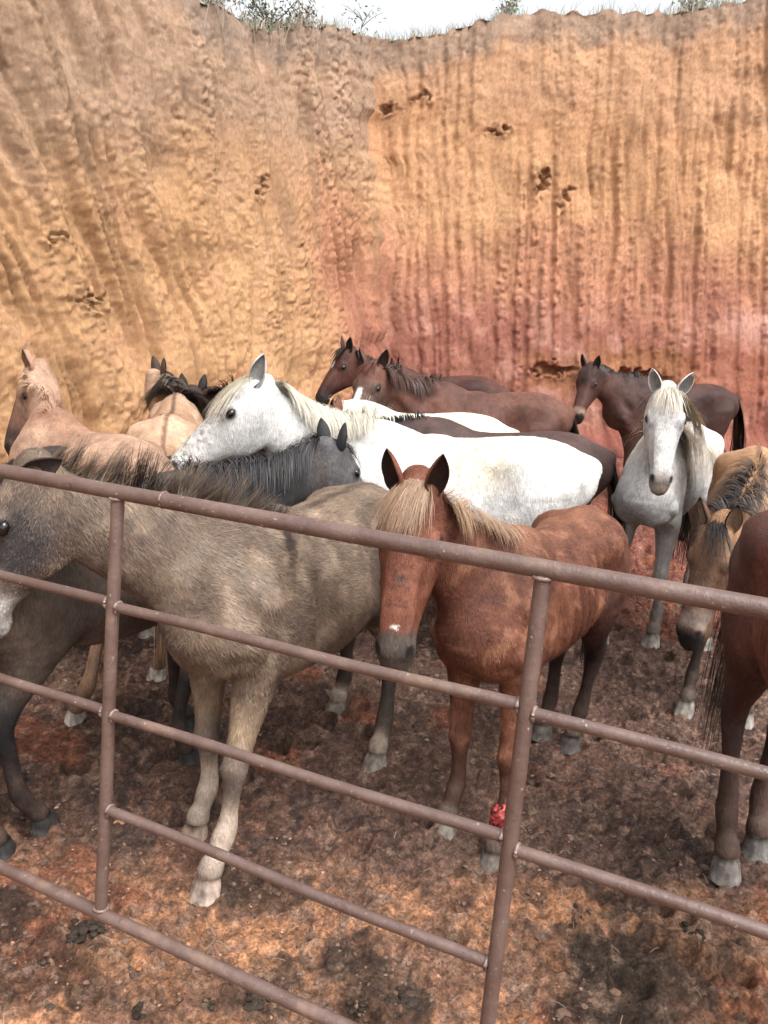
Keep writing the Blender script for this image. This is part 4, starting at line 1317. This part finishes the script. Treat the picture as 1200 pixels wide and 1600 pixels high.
# ------------------------------------------------------------------ gate
m, N, L, B = new_mat('gate_paint')
tc = N.new('ShaderNodeTexCoord')
f1 = n_noise(N, L, tc.outputs['Object'], 9, 5, .65)
base = n_mix(N, L, n_map(N, L, f1, .35, .65, 0, 1), (.090, .054, .044), (.136, .088, .074))
f2 = n_noise(N, L, tc.outputs['Object'], 95, 4, .6)
base = n_mix(N, L, n_map(N, L, f2, .66, .72, 0, .8), base, (.42, .36, .33))                # tiny chips and grit
f3 = n_noise(N, L, tc.outputs['Object'], 24, 6, .75)
base = n_mix(N, L, n_map(N, L, f3, .60, .68, 0, .75), base, (.060, .028, .018))            # rust
f4 = n_noise(N, L, tc.outputs['Object'], 4.5, 7, .75)
base = n_mix(N, L, n_map(N, L, f4, .55, .66, 0, .7), base, (.20, .125, .085))             # dried mud smears
f5 = n_noise(N, L, n_scale(N, L, tc.outputs['Object'], (1, 1, 6)), 14, 5, .7)
base = n_mix(N, L, n_map(N, L, f5, .66, .72, 0, .7), base, (.040, .024, .020))
L.new(base, B.inputs['Base Color'])
L.new(n_map(N, L, f1, .3, .7, .34, .52), B.inputs['Roughness'])
B.inputs['Specular IOR Level'].default_value = .6
bp = N.new('ShaderNodeBump'); bp.inputs['Distance'].default_value = .004; bp.inputs['Strength'].default_value = .6
L.new(n_noise(N, L, tc.outputs['Object'], 60, 5, .7), bp.inputs['Height']); L.new(bp.outputs[0], B.inputs['Normal'])
M_GATE = m
M_WELD = plain_mat('weld_bead', (.13, .08, .066), .42, .5, (60, (.22, .16, .14)))
GO = np.array([-.6125, 1.8459, 1.5497]); GD = np.array([.9049, -.4254, .0098]); GP = np.array([-.0298, -.0862, -.9958]); GN = np.cross(GD, GP)
gate = empty('pen_gate', tuple(GO + GP * 1.07))
tag(gate, 'brown painted tubular steel gate across the front of the pen', 'gate')
go = GO + GP * 1.07
def gp(a, b): return GO + GD * a + GP * b - go
def pipe(name, p, q, r, ns=20, caps=True, wob=.0015):
    n = max(6, int(np.linalg.norm(q - p) / .05))
    t = np.linspace(0, 1, n)[:, None]
    path = p + (q - p) * t
    path = path + GN * (np.sin(t * 9 + r * 900) * wob) + GP * (np.sin(t * 7 + r * 300) * wob)
    V, F = tube(path, r, ns)
    mb = MB(); mb.add(V, F)
    for end, idx in ((0, 0), (1, n - 1)):
        V2 = np.vstack([V[idx * ns:(idx + 1) * ns], path[idx][None]])
        tr = np.array([(ns, (k + 1) % ns, k) if end == 0 else (ns, k, (k + 1) % ns) for k in range(ns)])
        mb.add(V2, tr)
    return mb.build(name, M_GATE, gate, False)
XL, XR = -1.05, 3.03
RT, RB, RP, RI = .0178, .0160, .0155, .0124
pipe('top_rail', gp(XL, 0), gp(XR, 0), RT, 28)
pipe('bottom_rail', gp(XL, 1.068), gp(XR, 1.06), RB, 24)
ups = [-.98, 0.0, 1.0, 1.99, 2.97]
for a_ in ups:
    pipe('upright', gp(a_, RT * .7), gp(a_, 1.066 - RB * .7), RP, 22)
rows = {0: ((.262, .266), (.54, .536)), 1: ((.273, .263), (.541, .527), (.785, .795)), 2: ((.272, .272), (.545, .541)), 3: ((.27, .27), (.54, .54))}
for b_, rr_ in rows.items():
    for (v0, v1) in rr_:
        pipe('rail', gp(ups[b_] + RP * .8, v0), gp(ups[b_ + 1] - RP * .8, v1), RI, 20)
        for (ux, v) in ((ups[b_] + RP * 1.02, v0), (ups[b_ + 1] - RP * 1.02, v1)):
            mb = MB(); th = np.linspace(0, 2 * math.pi, 19)
            path = np.array([gp(ux, v) + GP * (RI * 1.06 * math.cos(q)) + GN * (RI * 1.06 * math.sin(q)) for q in th])
            V, F = tube(path, .0034 + .0012 * np.sin(th * 7 + ux * 30) ** 2, 6); mb.add(V, F); mb.build('weld', M_WELD, gate, False)
for a_ in ups:                                                     # beads where uprights meet the long rails
    for v in (RT * .93, 1.066 - RB * .93):
        mb = MB(); th = np.linspace(0, 2 * math.pi, 21)
        path = np.array([gp(a_, v + (.006 if v < .5 else -.006) * abs(math.sin(q)) * 0) + GD * (RP * 1.06 * math.cos(q)) + GN * (RP * 1.06 * math.sin(q)) for q in th])
        V, F = tube(path, .0036 + .0014 * np.sin(th * 6 + a_) ** 2, 6); mb.add(V, F); mb.build('weld', M_WELD, gate, False)
# crimped joint in the top rail
mb = MB(); th = np.linspace(0, 2 * math.pi, 29)
path = np.array([gp(.135, 0) + GP * (RT * 1.0 * math.cos(q)) + GN * (RT * 1.0 * math.sin(q)) for q in th])
V, F = tube(path, .0022 + .001 * np.sin(th * 5) ** 2, 6); mb.add(V, F); mb.build('rail_joint', M_WELD, gate, False)
for a_ in (XL - .10, XR + .10):                                    # posts the gate hangs from, outside the frame
    ptop = GO + GD * a_ - np.array([0, 0, -.12]); pb = np.array([ptop[0], ptop[1], -.05])
    p_ = empty('gate_post', (pb[0], pb[1], 0))
    V, F = tube(np.linspace(ptop - np.array([pb[0], pb[1], 0]), pb - np.array([pb[0], pb[1], 0]), 12), .06, 20)
    mb = MB(); mb.add(V, F); V2 = np.vstack([V[:20], (ptop - np.array([pb[0], pb[1], 0]))[None] + np.array([[0, 0, .012]])]); mb.add(V2, [(20, (k + 1) % 20, k) for k in range(20)])
    mb.build('shaft', M_GATE, p_, False)
    tag(p_, 'brown steel post the pen gate hangs from, at its hinge end' if a_ < 0 else 'brown steel post at the latch end of the pen gate', 'post')

# ------------------------------------------------------------------ horses
BLK = [(.012, .011, .012), (.02, .018, .018), (.035, .028, .026)]
def mane_dun(tt, sg, cc, R):
    w = np.exp(-((tt - .60) / .10) ** 2) + np.exp(-((tt - .06) / .10) ** 2)
    w = np.clip(w * R.uniform(.5, 1.3, len(tt)), 0, 1)
    return mix(cc, np.array([[.022, .016, .015]]), w)

def H(*a, **k):
    k.setdefault('vox', .014)
    return build_horse(*a, **k)

dun = H('dun', 'shaggy grey brown dun horse with bristly mane and pale front feet', (-.32, 3.085), -118, 1.30, coat_dun,
        poll=(-1.16, 2.46, 1.455), face_az=-162, face_pitch=72, ear_dirs=((-.66, -.62, .34, .3, 1.0), (-.66, -.62, .34, .3, 1.0)), hooves=[(-.53, 2.45), (-.64, 2.74), (.03, 3.33), (-.18, 3.80)], vox=.012, thin=.05, belly=.05, headk=1.03,
        neck_w=1.15, legk=1.13, mane=dict(upright=True, n=3000, len=.19, t0=.0, cols=[(.16, .12, .09), (.24, .18, .13), (.10, .075, .058), (.05, .04, .034)], zone=mane_dun, wid=.0014),
        forelock=dict(n=160, len=.22, cols=BLK), tail=dict(cols=BLK, n=260),
        fur=dict(n=115000, len=.031, wid=.0014, lift=.19, swirl=.8, jit=.16, tip=(.24, .19, .15)), ear_col=((.035, .026, .022), (.05, .04, .035)),
        hoof_col=np.array([(.38, .29, .24), (.32, .23, .17), (.24, .20, .175), (.25, .21, .18)]), seed=11)

chestnut = H('chestnut', 'thin chestnut horse with flaxen forelock and a raw red wound on one foreleg', (.645, 3.20), -124, 1.24, coat_chestnut,
        poll=(.085, 2.56, 1.445), face_az=-103, face_pitch=71, hooves=[(.485, 2.69), (.315, 2.87), (.96, 3.60), (.84, 3.70)], vox=.0105, thin=1.05, headk=1.10, neck_w=1.0, slim=.90, legk=1.14,
        mane=dict(n=700, len=.145, t0=.30, side=1, stray=.12, cols=[(.30, .19, .12), (.22, .125, .075), (.36, .25, .165)], wid=.0013),
        forelock=dict(n=900, len=.215, cols=[(.30, .20, .135), (.24, .15, .095), (.37, .26, .18), (.16, .09, .058)], wid=.0011, spread=.7, shift=-.28),
        tail=dict(cols=BLK, n=200, len=.80, sway=(.16, .04), tight=.35), fur=dict(n=95000, len=.024, wid=.0012, lift=.22, swirl=1.1, jit=.28, clump=.95, headd=2.0), ear_col=((.17, .06, .035), (.03, .016, .012)),
        hoof_col=np.array([(.16, .135, .115), (.22, .19, .165), (.10, .085, .075), (.13, .11, .095)]), seed=12)

right_bay = H('right_bay', 'reddish bay horse at the right edge whose hind legs stand just behind the gate', (1.40, 2.24), -98, 1.51, coat_right_bay,
        poll=(1.75, 1.35, 1.40), face_az=-60, face_pitch=55, hooves=[None, None, (1.54, 2.86), (1.365, 2.72)], vox=.013, thin=1.1, slim=.80,
        mane=dict(n=260, len=.3, cols=BLK), forelock=dict(n=60, len=.25, cols=BLK), tail=dict(cols=[(.02, .014, .012), (.05, .028, .02)], n=150, len=.98, sway=(.0, -.10), wid=.002, tight=.35),
        fur=dict(n=30000, len=.016, wid=.0014, lift=.16), ear_col=((.10, .04, .03), (.03, .02, .015)), hoof_col=np.array([(.2, .17, .15), (.2, .17, .15), (.15, .14, .13), (.18, .155, .14)]), seed=13)

buck_r = H('buckskin', 'buckskin horse with a black mane hanging its head low beside the bay rump', (2.02, 4.46), -112, 1.37, coat_buckskin,
        poll=(1.54, 3.74, 1.10), face_az=-136, face_pitch=72, hooves=[None, (1.66, 4.04), None, None], vox=.0125, thin=.9, slim=.92,
        mane=dict(n=620, len=.20, side=-1, stray=.35, cols=BLK + [(.10, .075, .06)], wid=.003), forelock=dict(n=60, len=.26, cols=BLK, spread=1.6, shift=.6, wid=.002), tail=dict(cols=BLK),
        fur=dict(n=22000, len=.015, wid=.0016, lift=.16), ear_col=((.12, .065, .04), (.30, .22, .15), (.015, .012, .012)), hoof_col=(.26, .23, .20), seed=14)

grey = H('grey', 'thin grey white horse with a long blond mane standing square and facing the camera', (1.86, 5.37), -122, 1.39, coat_grey,
        poll=(1.53, 4.62, 1.64), face_az=-100, face_pitch=66, hooves=[(1.76, 4.98), (1.43, 4.95), None, None], vox=.011, thin=1.0, headk=.95, slim=.74, legk=1.1,
        mane=dict(n=950, len=.60, side=1, stray=.03, cols=[(.52, .44, .32), (.44, .35, .24), (.60, .53, .42), (.34, .27, .19)], wid=.003, k=11),
        forelock=dict(n=90, len=.19, cols=[(.50, .43, .33), (.34, .29, .23), (.60, .54, .45)], wid=.0022, spread=1.3), tail=dict(cols=BLK, n=260),
        fur=dict(n=35000, len=.013, wid=.0015, lift=.15, headd=2), ear_col=((.55, .53, .50), (.22, .20, .19), (.62, .60, .57)),
        ear_dirs=((-.72, .5, .42, .8, .3), (-.78, .5, .34, .8, .3)), hoof_col=(.20, .175, .155), seed=15)

dark = H('dark_brown', 'dark brown horse with a pale muzzle standing alone against the far right bank', (3.08, 9.25), -172, 1.42, coat_dark_brown,
        poll=(2.08, 8.95, 1.50), face_az=-125, face_pitch=66, hooves=[(2.58, 9.05), (2.72, 9.30), None, None], vox=.017, thin=.4, neck_w=1.1,
        mane=dict(n=240, len=.26, side=-1, cols=BLK, wid=.006), forelock=dict(n=90, len=.24, cols=[(.05, .025, .02), (.03, .02, .018)], wid=.005), tail=dict(cols=BLK, n=200),
        ear_col=((.05, .025, .02), (.03, .02, .018)), hoof_col=(.09, .08, .075), seed=16)

white = H('white', 'big white horse with a cream mane and speckled face, head over the dun', (.27, 4.45), 180, 1.41, coat_white,
        poll=(-.74, 4.28, 1.60), face_az=-170, face_pitch=47, vox=.0115, lx=1.10, thin=.35, headk=1.10, neck_w=1.15, neck_d=1.14,
        mane=dict(n=1700, len=.22, side=1, stray=.08, cols=[(.58, .53, .42), (.50, .45, .35), (.64, .60, .52), (.54, .50, .42)], wid=.0017),
        forelock=dict(n=520, len=.30, cols=[(.58, .53, .42), (.50, .44, .33), (.64, .60, .51)], wid=.0017, spread=.6, shift=.22), tail=dict(cols=[(.6, .55, .45)], n=120, len=.75, sway=(.22, -.05)),
        fur=dict(n=42000, len=.018, wid=.0017, lift=.18, headd=1.6), ear_col=((.58, .57, .55), (.24, .23, .22)), ear_dirs=((-.85, .45, .10, .5, .9), (-.85, .45, .10, .5, .9)), seed=17)

grulla = H('grulla', 'smoky dark horse with a thick black mane wedged between the dun and the big white', (-1.06, 3.12), 54, 1.29, coat_grulla,
        poll=(-.24, 3.84, 1.37), face_az=48, face_pitch=52, hooves=[None, (-.80, 3.26), (-1.30, 2.58), (-1.22, 2.74)], vox=.0125, thin=.1, headk=.95,
        mane=dict(n=1500, len=.24, side=-1, stray=.25, cols=BLK + [(.05, .052, .06)], wid=.002), forelock=dict(n=120, len=.2, cols=BLK), tail=dict(cols=BLK),
        fur=dict(n=25000, len=.018, wid=.0017, lift=.18), ear_col=((.035, .035, .04), (.02, .02, .022)), hoof_col=(.045, .042, .04), seed=18)

palomino = H('palomino', 'pale tan horse at the left bank with ears up and a dark lower face', (-1.62, 4.34), 137, 1.35, coat_palomino,
        poll=(-2.17, 4.93, 1.52), face_az=200, face_pitch=72, hooves=[None, None, (-1.40, 3.56), None], vox=.014, thin=.9, headk=.95,
        mane=dict(n=120, len=.06, side=1, cols=[(.40, .27, .19), (.44, .28, .18)], wid=.0035), tail=dict(cols=[(.40, .27, .18)]),
        fur=dict(n=13000, len=.018, wid=.002, lift=.16), ear_col=((.38, .22, .15), (.25, .15, .1)), hoof_col=(.48, .42, .36), seed=19)

buck_l = H('buckskin_left', 'pale buckskin horse seen from behind with dark stripe down its back', (-1.36, 5.16), 101, 1.36, coat_pale_buckskin,
        poll=(-1.64, 6.0, 1.44), face_az=40, face_pitch=48, vox=.014, thin=.7,
        mane=dict(n=1000, len=.36, side=-1, stray=.40, cols=BLK + [(.16, .12, .09)], wid=.0045), forelock=dict(n=60, len=.2, cols=BLK), tail=dict(cols=BLK),
        fur=dict(n=13000, len=.018, wid=.002, lift=.16), ear_col=((.06, .04, .03), (.05, .035, .03)), hoof_col=(.26, .23, .20), seed=20)

bay_mid = H('black_bay', 'nearly black bay horse seen from behind by the big white nose', (-1.02, 5.90), 122, 1.34, coat_black_bay,
        poll=(-1.53, 6.42, 1.29), face_az=100, face_pitch=60, vox=.017, thin=.3,
        mane=dict(n=300, len=.3, side=-1, stray=.4, cols=[(.03, .02, .018), (.05, .03, .024)], wid=.0055), tail=dict(cols=BLK), ear_col=((.02, .016, .015), (.02, .016, .015)), seed=21)

star = H('star_bay', 'dark bay horse with a small white star on its forehead by the bank corner', (.38, 8.42), 180, 1.42, coat_star_bay,
        poll=(-.50, 8.30, 1.56), face_az=-148, face_pitch=58, vox=.017, thin=.3, mane=dict(n=200, len=.22, side=1, cols=BLK, wid=.006), forelock=dict(n=60, len=.2, cols=BLK, wid=.006),
        tail=dict(cols=BLK), ear_col=((.05, .022, .016), (.02, .015, .013)), seed=22)

blz = H('blaze_bay', 'reddish bay horse with a long white blaze and pricked ears behind the white rump', (.72, 6.98), 180, 1.42, coat_blaze_bay,
        poll=(-.18, 6.72, 1.54), face_az=-122, face_pitch=57, vox=.015, thin=.5, headk=1.08, ear_dirs=((-.75, .5, .35, .6, .7), (-.75, .5, .45, .6, .7)),
        mane=dict(n=260, len=.24, side=1, stray=.2, cols=[(.05, .025, .02), (.08, .04, .03)], wid=.005), forelock=dict(n=60, len=.15, cols=[(.10, .04, .028)], wid=.004), tail=dict(cols=BLK),
        ear_col=((.09, .04, .03), (.03, .02, .016)), seed=23)

white2 = H('second_white', 'smaller cream white horse whose bare back shows between the bays and the dark back', (.10, 5.60), 178, 1.38, coat_white_plain,
        poll=(-.72, 5.42, 1.12), face_az=186, face_pitch=60, vox=.015, thin=.4, mane=dict(n=160, len=.16, cols=[(.6, .54, .4)], wid=.005), tail=dict(cols=[(.6, .54, .4)], n=160),
        ear_col=((.5, .46, .4), (.3, .26, .22)), seed=24)

dback = H('dark_back', 'dark brown horse with a blue black mane whose back shows just behind the big white', (.58, 5.02), 180, 1.37, coat_dark_back,
        poll=(-.36, 5.02, 1.33), face_az=172, face_pitch=55, vox=.015, thin=.3, lx=1.03, mane=dict(n=260, len=.05, side=1, stray=.4, cols=[(.03, .033, .04), (.05, .055, .065)], wid=.004),
        tail=dict(cols=BLK), ear_col=((.14, .06, .04), (.06, .03, .025)), seed=25)

# raw wound on the chestnut's near foreleg
i_ = chestnut; s_ = i_['s']
Lc = i_['legs'][0]
ct, cu, cs, ctn, *_r = Lc.at(np.array([.755]))
nu_, nv_ = 26, 20
vv, ff, cc = [], [], []
out = nrm(np.array([.9, -.35, 0]))
for i in range(nu_ + 1):
    for k in range(nv_):
        th, ph = math.pi * i / nu_, 2 * math.pi * k / nv_
        q = np.array([math.sin(th) * math.cos(ph), math.sin(th) * math.sin(ph), math.cos(th)])
        rr_ = 1 + .55 * (vnoise(q[0] * 3 + 9, q[1] * 4 + 9, q[2] * 6 + 9, 5) - .5) + .16 * (vnoise(q[0] * 11 + 9, q[1] * 11 + 9, q[2] * 14 + 9, 6) - .5)
        p = ct[0] + out * .016 + np.array([q[0] * .046, q[1] * .050, q[2] * .074]) * rr_
        vv.append(p); e = float(vnoise(q[0] * 6 + 3, q[1] * 6 + 3, q[2] * 9 + 3, 7))
        cc.append(np.array([.24, .014, .016]) * (1 - e) + np.array([.42, .060, .045]) * e if e > .45 else np.array([.06, .004, .008]) * (1.2 - e))
for i in range(nu_):
    for k in range(nv_): ff.append((i * nv_ + k, i * nv_ + (k + 1) % nv_, (i + 1) * nv_ + (k + 1) % nv_, (i + 1) * nv_ + k))
M_FLESH = attr_mat('raw_flesh', .28, spec=.6, bump=[(120, (1, 1, 1), .004, .8)])
mesh_obj('wound', np.array(vv) * s_, np.array(ff)[:, ::-1], M_FLESH, i_['root'], True, np.array(cc))['label'] = 'raw red open wound on the lower foreleg'

# ------------------------------------------------------------------ loose things on the ground
M_CLOD = attr_mat('clod', .9, noise=[(60, (1, 1, 1), .7, 1.3)], bump=[(90, (1, 1, 1), .006, .8)], spec=.2)
def ico():
    t = (1 + 5 ** .5) / 2
    v = nrm(np.array([(-1, t, 0), (1, t, 0), (-1, -t, 0), (1, -t, 0), (0, -1, t), (0, 1, t), (0, -1, -t), (0, 1, -t), (t, 0, -1), (t, 0, 1), (-t, 0, -1), (-t, 0, 1)]))
    f = [(0, 11, 5), (0, 5, 1), (0, 1, 7), (0, 7, 10), (0, 10, 11), (1, 5, 9), (5, 11, 4), (11, 10, 2), (10, 7, 6), (7, 1, 8), (3, 9, 4), (3, 4, 2), (3, 2, 6), (3, 6, 8), (3, 8, 9), (4, 9, 5), (2, 4, 11), (6, 2, 10), (8, 6, 7), (9, 8, 1)]
    return v, np.array(f)
def ico2(levels=1):
    v, f = ico(); v = list(v)
    for _ in range(levels):
        cache, nf = {}, []
        def mid(a, b):
            k = (min(a, b), max(a, b))
            if k not in cache: v.append(nrm(v[a] + v[b])); cache[k] = len(v) - 1
            return cache[k]
        for a, b, c in f:
            ab, bc, ca = mid(a, b), mid(b, c), mid(c, a)
            nf += [(a, ab, ca), (b, bc, ab), (c, ca, bc), (ab, bc, ca)]
        f = nf
    return np.array(v), np.array(f)
cr_ = np.random.default_rng(44)
V0, F0 = ico2(0)
def clods(name, n, area, size, colr, label, power=1.6):
    mb_v, mb_f, mb_c = [], [], []
    X = cr_.uniform(area[0], area[1], n); Y = area[2] + (area[3] - area[2]) * cr_.random(n) ** power
    keep = fbm(X * 1.6, Y * 1.6, None, 3, 88) > .43
    X, Y = X[keep], Y[keep]; n = len(X); Z = ground_h(X, Y)
    S = size * cr_.lognormal(0, .45, n)
    sq = cr_.uniform(.5, .95, (n, 3)); sq[:, 2] *= .55
    ang = cr_.uniform(0, 6.28, n)
    W = V0[None] * (1 + .7 * (vnoise(V0[None, :, 0] * 1.9 + X[:, None] * 9, V0[None, :, 1] * 1.9 + Y[:, None] * 9, V0[None, :, 2] * 1.9 + 5, 12) - .5))[..., None]
    W = W * sq[:, None] * S[:, None, None]
    c, s = np.cos(ang)[:, None], np.sin(ang)[:, None]
    P = np.stack([W[..., 0] * c - W[..., 1] * s + X[:, None], W[..., 0] * s + W[..., 1] * c + Y[:, None], W[..., 2] + (Z + S * .02)[:, None]], -1)
    Fc = F0[None] + (np.arange(n) * len(V0))[:, None, None]
    cc = np.array(colr)[cr_.integers(0, len(colr), n)] * cr_.uniform(.7, 1.3, (n, 1))
    o = mesh_obj(name, P.reshape(-1, 3), Fc.reshape(-1, 3), M_CLOD, None, False, np.repeat(cc, len(V0), 0))
    tag(o, label, 'mud clods', None, 'stuff')
clods('mud_clods', 4200, (-1.9, 2.8, 1.75, 7.5), .010, [(.13, .084, .066), (.10, .066, .053), (.16, .098, .074)], 'crumbled mud clods trodden all over the pen floor')
clods('clay_crumbs', 1200, (-1.4, 1.8, 1.75, 2.9), .006, [(.30, .17, .105), (.21, .13, .09), (.12, .085, .07), (.14, .10, .08)], 'orange and dark crumbs strewn on the clay by the gate', 1.0)
# straw
n = 600
X = cr_.uniform(-2, 2.8, n); Y = 1.35 + 5 * cr_.random(n) ** 1.6; Z = ground_h(X, Y) + .012
an = cr_.uniform(0, 6.28, n); Ls = cr_.uniform(.015, .06, n)
d = np.column_stack([np.cos(an), np.sin(an), cr_.normal(size=n) * .2])
P = np.column_stack([X, Y, Z])[:, None] + d[:, None] * (np.linspace(-.5, .5, 3)[None, :, None] * Ls[:, None, None]); P[:, 1, 2] += .004
V, F, C = ribbons(P, np.full((n, 3), .0009), np.repeat(np.column_stack([-np.sin(an), np.cos(an), 0 * an])[:, None], 3, 1), np.array([[.30, .22, .14]]) * cr_.uniform(.4, 1.25, (n, 1)))
tag(mesh_obj('straw', V, F, M_HAIR, None, True, C), 'short bits of straw scattered over the pen floor', 'straw', None, 'stuff')
V1_, F1_ = ico2(1)
def lump_pile(name, x, y, r, label, cat, colr, nl, flat=.6, group=None):
    z = float(ground_h(np.array([x]), np.array([y]))[0])
    t = empty(name, (x, y, z)); tag(t, label, cat, group)
    mb = MB()
    for k in range(nl):
        a, e = cr_.uniform(0, 6.28), r * 1.15 * cr_.random() ** .6 * (0 if nl == 1 else 1)
        rr = r * (cr_.uniform(.28, .5) if nl < 2 else cr_.uniform(.17, .36))
        W = V1_ * (1 + .55 * (vnoise(V1_[:, 0] * 2.2 + k * 3 + x * 50, V1_[:, 1] * 2.2 + 7, V1_[:, 2] * 2.2 + 3, 15) - .5) + .2 * (vnoise(V1_[:, 0] * 6 + k, V1_[:, 1] * 6 + 7, V1_[:, 2] * 6 + 3, 16) - .5))[:, None] * rr
        W = W * np.array([1, cr_.uniform(.7, 1), flat]) + np.array([math.cos(a) * e, math.sin(a) * e, rr * flat * .45 + max(0, (r - e)) * .25 * flat])
        mb.add(W, F1_, np.array(colr) * cr_.uniform(.7, 1.3))
    mb.build('lump', M_CLOD, t)

DUNG = [(-.28, 2.03, .050, 'dark dung heap under the middle of the bottom rail', 6), (-.62, 1.95, .040, 'dark dung clump nearest the lower left corner of the photo', 4),
        (-.42, 1.98, .028, 'small round dung lump between the two dung heaps at the front', 2), (.16, 2.05, .055, 'wide black dung heap left of the leaning gate upright', 7),
        (.01, 2.02, .030, 'pair of dung lumps beside the bottom rail', 2), (-.88, 2.23, .050, 'flattened black dung pat by the foot of the first upright', 5),
        (.77, 2.46, .032, 'single black dung lump lying on open clay right of the second upright', 2), (.05, 3.10, .030, 'dung lump behind the hoof of the dun', 2),
        (-.15, 2.26, .026, 'small black dung lump just above the lowest short rail', 2), (1.12, 2.40, .045, 'low grey dung heap near the bay hind hooves', 5)]
for x, y, r, lab, nl in DUNG:
    lump_pile('dung_heap', x, y, r, lab, 'dung', (.036, .027, .020), nl * 5, .5, 'dung heaps on the pen floor')
STONES = [(.27, 3.56, .030, 'pale flat stone behind the chestnut forelegs', (.30, .24, .20)), (.80, 2.13, .045, 'brown clay clod at the front right of the pen', (.17, .10, .07)),
          (.71, 2.08, .034, 'flat reddish clay clod leaning beside the larger clod', (.22, .11, .075)), (-.66, 2.10, .018, 'small orange clay lump near the bottom rail', (.45, .18, .07)),
          (-.25, 2.30, .012, 'tiny white pebble in the clay under the gate', (.5, .45, .4)), (2.02, 6.92, .05, 'clod of red mud behind the grey horse', (.13, .06, .045)), (1.13, 3.70, .05, 'wide crumbly mud clod near the grey horse', (.10, .06, .045))]
for x, y, r, lab, cc in STONES:
    lump_pile('stone' if 'clod' not in lab and 'lump' not in lab else 'clay_clod', x, y, r, lab, 'stone' if 'clod' not in lab and 'lump' not in lab else 'clod', cc, 1, .45)
